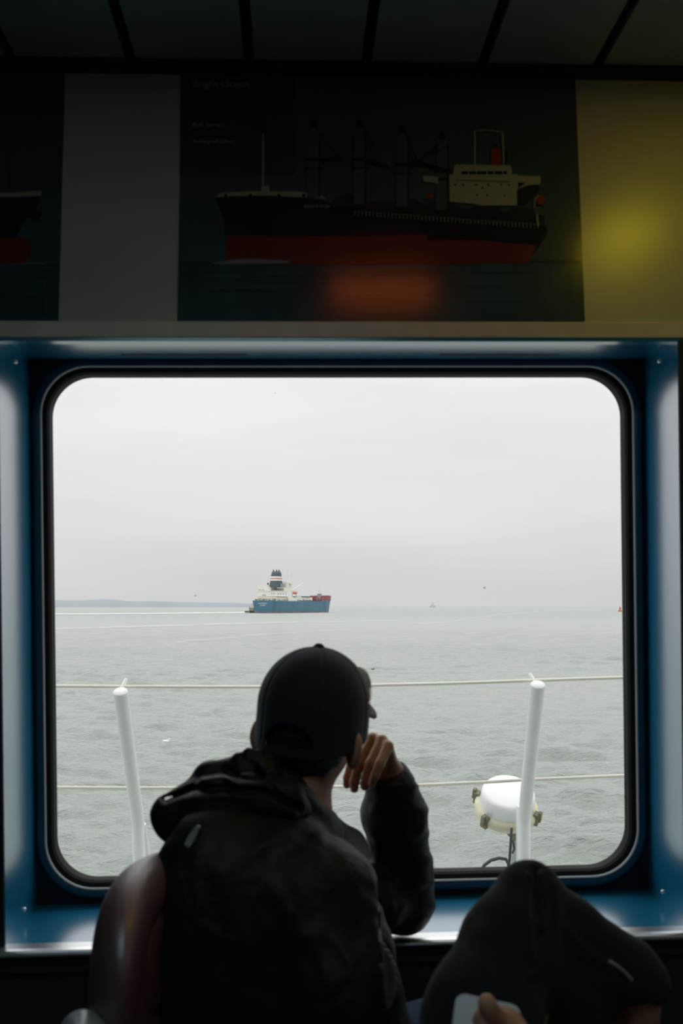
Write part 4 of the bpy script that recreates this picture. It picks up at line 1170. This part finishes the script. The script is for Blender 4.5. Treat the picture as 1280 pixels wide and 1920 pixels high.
# hood hanging on the back
def hood_fn(p):
    q = proj(p)
    lo_ = chain(p, [P(333, 1536, 1.575), P(400, 1512, 1.56), P(470, 1494, 1.56), P(528, 1500, 1.575), P(568, 1536, 1.625)], [0.036, 0.039, 0.036, 0.034, 0.022], 0.02)
    lo_ = smin(lo_, rc(p, P(322, 1523, 1.58), P(345, 1560, 1.57), 0.025, 0.018), 0.03)
    up_ = chain(p, [P(345, 1498, 1.60), P(395, 1458, 1.61), P(450, 1446, 1.61), P(492, 1452, 1.62), P(528, 1500, 1.63)], [0.020, 0.023, 0.022, 0.028, 0.024], 0.02)
    d = smin(lo_, up_, 0.016)
    d = smin(d, rc(p, P(338, 1508, 1.588), P(395, 1484, 1.588), 0.021, 0.024), 0.012)
    for x, y, rr in ((447, 1421, 0.0105), (466, 1414, 0.012), (486, 1416, 0.011), (503, 1432, 0.013)):
        d = smin(d, rc(p, P(x, y, 1.60), P(x+8, y+28, 1.585), rr*0.85, rr), 0.007)
    d = smin(d, rc(p, P(590, 1549, 1.70), P(545, 1508, 1.615), 0.015, 0.022), 0.02)
    for pts, w, h in (([(310, 1500), (360, 1480), (430, 1478), (500, 1486), (560, 1515)], 6, -0.010),
                      ([(330, 1545), (400, 1528), (480, 1516), (550, 1530)], 8, 0.003),
                      ([(420, 1440), (450, 1460), (490, 1462)], 5, -0.007), ([(380, 1462), (420, 1455), (450, 1475)], 5, 0.005),
                      ([(470, 1430), (500, 1465), (530, 1500)], 5, -0.006), ([(350, 1500), (420, 1492), (470, 1496)], 6, 0.004)):
        d = d - h*np.exp(-(pline(q, pts)/w)**2)
    d = d - 0.0022*wob(p, 42, 8) - 0.0016*wob(p, 90, 9)
    nk = rc(p, HL(0, -0.020, -0.055), NB, 0.056, 0.060); d = smax(d, -nk, 0.006)
    return smax(d, -(hfn(p) - 0.004), 0.004)
hood = sculpt('hood', hood_fn, (-0.34, 1.45, 0.96), (0.02, 1.82, 1.24), 0.0030, M_jacket, jacket)
mb = MB(); tc_ = P(357, 1573, 1.462)
def tabfr(a, b, c): return tc_ + 1.5*a*np.array([0.80, -0.42, 0.4]) + 1.5*b*np.array([0.35, 0.1, 0.92]) + c*np.array([-0.4, -0.9, 0.0])
mb.prism([(-0.007, -0.012), (-0.001, -0.017), (0.007, -0.006), (0.008, 0.010), (0.002, 0.014), (-0.005, 0.004)], -0.004, 0.003, fr=tabfr)
tab = mb.build('reflective_tab', mat('pale_tab', (0.42, 0.43, 0.36), rough=0.5), jacket, bevel=0.0015); tab['label'] = 'pale grey reflective tab'

# jeans
def jeans_fn(p):
    d = chain(p, [hipL, knL + np.array([0, 0, 0.0]), anL + np.array([0, 0, 0.04])], [0.100, 0.082, 0.062], 0.03)
    d = smin(d, chain(p, [hipR, knR, anR + np.array([0, 0, 0.04])], [0.100, 0.082, 0.062], 0.03), 0.03)
    d = smin(d, ecap(p, PEL - np.array([0, 0, 0.02]), PEL + np.array([0, 0, 0.04]), 0.125, 0.12, bl, 1.2), 0.04)
    d = d - 0.003*wob(p, 30, 6) - 0.003*np.exp(-(((p[:, 0]*0.8+p[:, 2]) % 0.07 - 0.035)/0.012)**2)
    return smax(d, 0.13 - p[:, 2], 0.004)
jeans = sculpt('jeans', jeans_fn, (-0.36, 1.38, 0.10), (0.46, 2.03, 0.78), 0.0065, M_jeans, man)
for an in (anL, anR):
    def shoe_fn(p, an=an):
        d = smin(ell(p, an + np.array([0.0, 0, -0.035]), (0.050, 0.045, 0.070)), ell(p, an + np.array([0.085, 0.0, -0.072]), (0.13, 0.048, 0.040)), 0.03)
        return smax(d, 0.008 - p[:, 2], 0.004)
    sculpt('shoe', shoe_fn, an + np.array([-0.08, -0.07, -0.12]), an + np.array([0.24, 0.07, 0.06]), 0.006, M_sole, man)

# ---- the second person: knee drawn up across the other leg, phone in hand
kn = P(1000, 1700, 1.34); hp = np.array([0.13, 1.10, 0.60]); sh_ = P(1188, 1870, 1.34); ank = P(1205, 2010, 1.34)
hp2 = np.array([0.22, 1.02, 0.56]); kn2 = np.array([0.46, 1.40, 0.66]); an2 = np.array([0.50, 1.52, 0.16])
CH2 = np.array([0.03, 0.80, 0.76]); HD2 = np.array([0.02, 0.60, 0.93])
f2 = unit([0.35, 0.62, 0.25]); r2 = unit(np.cross(f2, [0, 0, 1])); u2 = unit(np.cross(r2, f2))
h2fn, H2L = head_fn(HD2, f2, r2, u2)
palm = P(940, 1929, 1.095); wr2 = P(985, 1989, 1.050); el2 = np.array([0.26, 0.86, 0.66]); sR = np.array([0.19, 0.76, 0.80]); sL = np.array([-0.13, 0.80, 0.78])
thumb = [P(944, 1920, 1.075), P(921, 1901, 1.065), P(914, 1886, 1.063), P(912, 1878, 1.063)]
f2s = [([P(946, 1912, 1.105), P(925, 1900, 1.095), P(903, 1907, 1.105), P(893, 1922, 1.115)], 0.0095),
       ([P(956, 1922, 1.100), P(936, 1916, 1.095), P(914, 1924, 1.110), P(905, 1936, 1.120)], 0.0098),
       ([P(962, 1936, 1.095), P(944, 1934, 1.095), P(922, 1944, 1.110), P(912, 1954, 1.120)], 0.0095),
       ([P(966, 1952, 1.090), P(950, 1952, 1.090), P(932, 1961, 1.105), P(924, 1969, 1.115)], 0.0085)]
an_l = np.array([-0.02, 1.05, 0.70]); el_l = np.array([-0.14, 0.93, 0.62])
def body2_fn(p):
    d = h2fn(p)
    d = smin(d, rc(p, H2L(0, -0.02, -0.06), CH2 + np.array([0, -0.04, 0.06]), 0.052, 0.065), 0.03)
    d = smin(d, ecap(p, (hp+hp2)/2 + np.array([-0.03, -0.02, 0.0]), CH2, 0.10, 0.10, unit([1, -0.3, 0.1]), 1.3), 0.04)
    d = smin(d, rc(p, sL, sR, 0.05, 0.05), 0.03)
    d = smin(d, chain(p, [hp, kn, sh_, ank, ank + np.array([0.10, 0.0, -0.045])], [0.070, 0.030, 0.030, 0.029, 0.026], 0.02), 0.03)
    d = smin(d, chain(p, [hp2, kn2, an2, an2 + np.array([0.10, 0.0, -0.045])], [0.080, 0.055, 0.036, 0.03], 0.02), 0.03)
    d = smin(d, chain(p, [sR, el2, wr2], [0.045, 0.038, 0.026], 0.02), 0.02)
    d = smin(d, chain(p, [sL, el_l, an_l], [0.045, 0.038, 0.026], 0.02), 0.02)
    d = smin(d, rc(p, wr2, palm + np.array([0.005, 0, -0.005]), 0.026, 0.024), 0.012)
    for pts, rr in f2s:
        d = smin(d, rc(p, palm, pts[0], 0.018, rr*1.2), 0.010)
        d = smin(d, chain(p, pts, [rr*1.1, rr, rr*0.95, rr*0.85], 0.003), 0.004)
    d = smin(d, chain(p, [palm] + thumb, [0.017, 0.0120, 0.0100, 0.0095, 0.0085], 0.006), 0.008)
    for i in range(4):
        b = an_l + np.array([0.05, 0.018*(i-1.5), 0.0]); d = smin(d, rc(p, an_l, b, 0.020, 0.011), 0.01)
        d = smin(d, chain(p, [b, b + np.array([0.034, 0.004*(i-1.5), -0.01]), b + np.array([0.05, 0.004*(i-1.5), -0.03])], [0.010, 0.009, 0.008], 0.003), 0.004)
    d = smin(d, chain(p, [an_l + np.array([0.01, -0.02, 0]), an_l + np.array([0.045, -0.045, 0]), an_l + np.array([0.065, -0.05, -0.01])], [0.014, 0.011, 0.009], 0.005), 0.006)
    return d
man2 = empty('person', (float(hp[0]), float(hp[1]), 0.0))
tag(man2, 'reclining person in dark sweatpants, one knee raised, phone in hand, mostly out of view', 'person')
sculpt('body', body2_fn, (-0.26, 0.42, 0.04), (0.72, 1.62, 1.14), 0.0040, M_skin, man2)
def trousers_fn(p):
    q = proj(p)
    th = chain(p, [hp, P(903, 1900, 1.24), P(953, 1772, 1.30), P(988, 1695, 1.33)], [0.092, 0.070, 0.060, 0.048], 0.02)
    th = smin(th, rc(p, P(999, 1653, 1.335), P(990, 1700, 1.33), 0.029, 0.046), 0.02)
    sn = chain(p, [kn, P(1065, 1745, 1.335), P(1130, 1800, 1.34), P(1178, 1828, 1.34)], [0.047, 0.044, 0.046, 0.045], 0.02)
    d = smin(th, sn, 0.02)
    d = smin(d, rc(p, P(1005, 1800, 1.33), P(1070, 1880, 1.34), 0.070, 0.060), 0.04)      # slack cloth under the knee
    d = smin(d, rc(p, P(1178, 1828, 1.34), P(1205, 1848, 1.34), 0.044, 0.036), 0.02)      # flared hem
    d2 = chain(p, [hp2, kn2, an2 + np.array([0, 0, 0.06])], [0.100, 0.085, 0.068], 0.03)
    d = smin(d, d2, 0.03)
    d = smin(d, ecap(p, (hp+hp2)/2 - np.array([0.02, 0.02, 0.02]), (hp+hp2)/2 + np.array([-0.04, -0.06, 0.05]), 0.125, 0.12, unit([1, -0.3, 0]), 1.2), 0.04)
    near = p[:, 1] < 1.36
    for pts, w, h in (([(992, 1640), (986, 1690), (992, 1740), (1000, 1800)], 7, 0.008), ([(1012, 1640), (1022, 1690), (1016, 1740)], 7, 0.008),
                      ([(1002, 1635), (1004, 1680), (1006, 1720)], 7, -0.010), ([(1040, 1660), (1046, 1720), (1030, 1780), (1000, 1830)], 9, 0.006),
                      ([(1060, 1740), (1100, 1790), (1140, 1810)], 9, 0.004), ([(900, 1740), (910, 1800), (930, 1860)], 9, 0.004)):
        d = d - h*np.exp(-(pline(q, pts)/w)**2)*near
    d = d - 0.0030*wob(p, 26, 12) - 0.0012*wob(p, 70, 13)
    ho = rc(p, P(1192, 1940, 1.335), P(1182, 1872, 1.335), 0.048, 0.034)
    d = smax(d, -np.where(q[:, 0] > 1100, ho, 1.0), 0.004)
    return smax(d, 0.14 - p[:, 2], 0.004)
tro = sculpt('trousers', trousers_fn, (-0.14, 0.86, 0.12), (0.66, 1.66, 1.12), 0.0050, M_sweat, man2)
pp = MB(); pp.tube([P(1142, 1802, 1.262), P(1158, 1812, 1.262), P(1172, 1824, 1.264), P(1184, 1838, 1.268)], 0.0022, 8)
pt = pp.build('hem_piping', mat('pale_piping', (0.45, 0.43, 0.40), rough=0.6), tro); pt['label'] = 'pale piping at the hem'
def top2_fn(p):
    d = ecap(p, (hp+hp2)/2 + np.array([-0.05, -0.04, 0.02]), CH2, 0.125, 0.125, unit([1, -0.3, 0.1]), 1.3)
    d = smin(d, rc(p, sL, sR, 0.066, 0.066), 0.04)
    d = smin(d, chain(p, [sR, el2, wr2 + (el2 - wr2)*0.12], [0.060, 0.052, 0.040], 0.03), 0.03)
    d = smin(d, chain(p, [sL, el_l, an_l + (el_l - an_l)*0.12], [0.060, 0.052, 0.040], 0.03), 0.03)
    d = d - 0.003*wob(p, 30, 21)
    return smax(d, -rc(p, H2L(0, -0.02, -0.06), CH2 + np.array([0, -0.04, 0.06]), 0.057, 0.062), 0.006)
sculpt('sweatshirt', top2_fn, (-0.32, 0.56, 0.42), (0.42, 1.24, 0.96), 0.0062, M_sweat, man2)
def hair2_fn(p):
    q = p - HD2; b, c = q @ f2, q @ u2
    d = ell(p, HD2 + 0.004*u2, (0.083, 0.103, 0.119), [r2, f2, u2]) - 0.002*wob(p, 200, 3)
    return smax(d, np.maximum(b - 0.045 - 0.5*np.clip(c-0.03, -0.2, 0.2), -(c + 0.07)), 0.01)
sculpt('hair', hair2_fn, HD2 - 0.15, HD2 + 0.15, 0.005, M_hair, man2)
for a_, dv in ((ank, 0), (an2, 1)):
    def shoe2_fn(p, a_=a_):
        return smin(ell(p, a_ + np.array([0.01, 0, -0.030]), (0.055, 0.046, 0.060)), ell(p, a_ + np.array([0.095, 0.0, -0.055]), (0.13, 0.048, 0.040)), 0.03)
    sculpt('shoe', shoe2_fn, a_ + np.array([-0.08, -0.07, -0.12]), a_ + np.array([0.25, 0.07, 0.06]), 0.006, M_sole, man2)

# phone
pc = P(872, 1948, 1.120)
e1 = unit(P(899, 1876, 1.122) - P(862, 1868, 1.125)); e2 = unit(P(862, 1868, 1.140) - P(826, 1922, 1.110)); e2 = unit(e2 - (e2 @ e1)*e1); e3 = unit(np.cross(e1, e2))
if e3[1] > 0: e3 = -e3
c0 = P(855, 1863, 1.140)
def PF(a, b, c): return c0 + a*e1 - b*e2 + c*e3
ph = empty('smartphone', tuple(PF(0.037, 0.07, 0))); tag(ph, 'pale blue grey smartphone held in a hand at the bottom edge', 'phone')
def rr2(x0, x1, y0, y1, r_, seg=6): return rrect(x0, x1, y0, y1, r_, seg)
mb = MB(); mb.prism(rr2(0, 0.074, 0, 0.150, 0.012), -0.004, 0.004, fr=PF); mb.build('case', mat('case_blue_grey', (0.62, 0.72, 0.80), rough=0.45), ph, bevel=0.0015)
mb = MB(); mb.prism(rr2(0.003, 0.071, 0.003, 0.147, 0.009), -0.0046, -0.0040, fr=PF); mb.build('screen', mat('phone_screen', (0.01, 0.01, 0.012), rough=0.1), ph)
mb = MB(); mb.prism(rr2(-0.0018, 0.0003, 0.030, 0.042, 0.001), -0.0018, 0.0018, fr=PF); mb.prism(rr2(-0.0018, 0.0003, 0.048, 0.060, 0.001), -0.0018, 0.0018, fr=PF)
mb.build('volume_button', M_gasket, ph)

# ------------------------------------------------------------------ tub chairs
M_leath = mat('oxblood_leather', (0.17, 0.072, 0.072), rough=0.50, noise=0.15, nscale=12, bump=0.12, bscale=160, coat=0.8, spec=1.0)
M_leath.node_tree.nodes['Principled BSDF'].inputs['Coat Roughness'].default_value = 0.38
M_leath.node_tree.nodes['Principled BSDF'].inputs['Coat IOR'].default_value = 1.8
def tub_chair(C0, nrm, hw, hh, label, m, seat_z=0.46, fr_r=0.042):
    """C0 centre of the backrest, nrm direction it faces"""
    nrm = unit(nrm); w = unit(np.cross(nrm, [0, 0, 1])); w = w if w[1] > 0 else -w; up = unit(np.cross(w, nrm)); up = up if up[2] > 0 else -up
    t = empty('tub_chair', (float(C0[0] + nrm[0]*0.25), float(C0[1] + nrm[1]*0.25), 0.0)); tag(t, label, 'chair')
    def shape(p):
        q = p - C0; a, b, c = q @ w, q @ up, q @ nrm
        rad = (np.abs(a/hw)**2.3 + np.abs(b/hh)**2.3)**(1/2.3)
        bow = c - 0.25*a*a/hw*1.0
        return a, b, bow, (rad-1)*min(hw, hh)
    def pad(p):
        a, b, c, o = shape(p)
        return smax(np.abs(c - 0.010) - 0.034, o + 0.018, 0.03)
    def shell(p):
        a, b, c, o = shape(p)
        sh = smax(np.abs(c + 0.022) - 0.018, o + 0.005, 0.02)
        rim_ = np.sqrt((o + 0.010)**2 + c**2) - fr_r
        return smin(sh, rim_, 0.015)
    ext = np.array([hw+0.1, hw+0.1, hh+0.1])
    sculpt('backrest_shell', shell, C0 - ext, C0 + ext, 0.005, m, t)
    sculpt('backrest_pad', pad, C0 - ext, C0 + ext, 0.006, m, t)
    sc_ = C0 + nrm*0.27; sc_[2] = seat_z - 0.05
    def seat(p):
        q = p - sc_; return smax(((np.abs((q @ nrm)/0.25)**3 + np.abs((q @ w)/0.24)**3)**(1/3) - 1)*0.24, np.abs(q[:, 2]) - 0.05, 0.04)
    sculpt('seat', seat, sc_ - np.array([0.32, 0.32, 0.08]), sc_ + np.array([0.32, 0.32, 0.08]), 0.008, m, t)
    M_st = mat('chair_steel', (0.25, 0.25, 0.26), rough=0.3, metal=1.0)
    MB().lathe([(0.03, 0.36), (0.03, 0.03), (0.2, 0.018), (0.21, 0.0), (0.0, 0.0)], (sc_[0], sc_[1], 0.001), (0, 0, 1), 28).build('pedestal', M_st, t)
    lo_b = C0 - up*(hh-0.02)
    MB().tube([lo_b - nrm*0.02, lo_b - nrm*0.03 - np.array([0, 0, 0.06]), np.array([C0[0], C0[1], seat_z-0.08]) + nrm*0.02, sc_ - np.array([0, 0, 0.03])], 0.02, 10).build('bracket', M_st, t)
    return t
tub_chair(np.array([-0.284, 1.500, 0.888]), [0.93, -0.36, -0.05], 0.158, 0.106, 'oxblood leather tub chair under the person in the black jacket', M_leath)
tub_chair(P(168, 1903 + 0.165*F/1.25, 1.25) + np.array([-0.01, 0, -0.02]), [-0.98, -0.10, 0.0], 0.16, 0.15, 'greenish grey rounded chair top cut off at the bottom left corner', mat('grey_leather', (0.30, 0.36, 0.36), rough=0.35, coat=0.2), 0.42, 0.032)
# low bench under the reclining person
bench = empty('bench', (0.12, 0.95, 0.0)); tag(bench, 'dark upholstered bench below the reclining person', 'bench')
MB().box((-0.02, 0.45, 0.34), (0.42, 1.13, 0.455)).build('cushion', M_sweat, bench, bevel=0.02)
for x in (0.03, 0.37):
    for y in (0.5, 1.08): MB().tube([(x, y, 0.0), (x, y, 0.345)], 0.016, 10).build('leg', M_sole, bench)
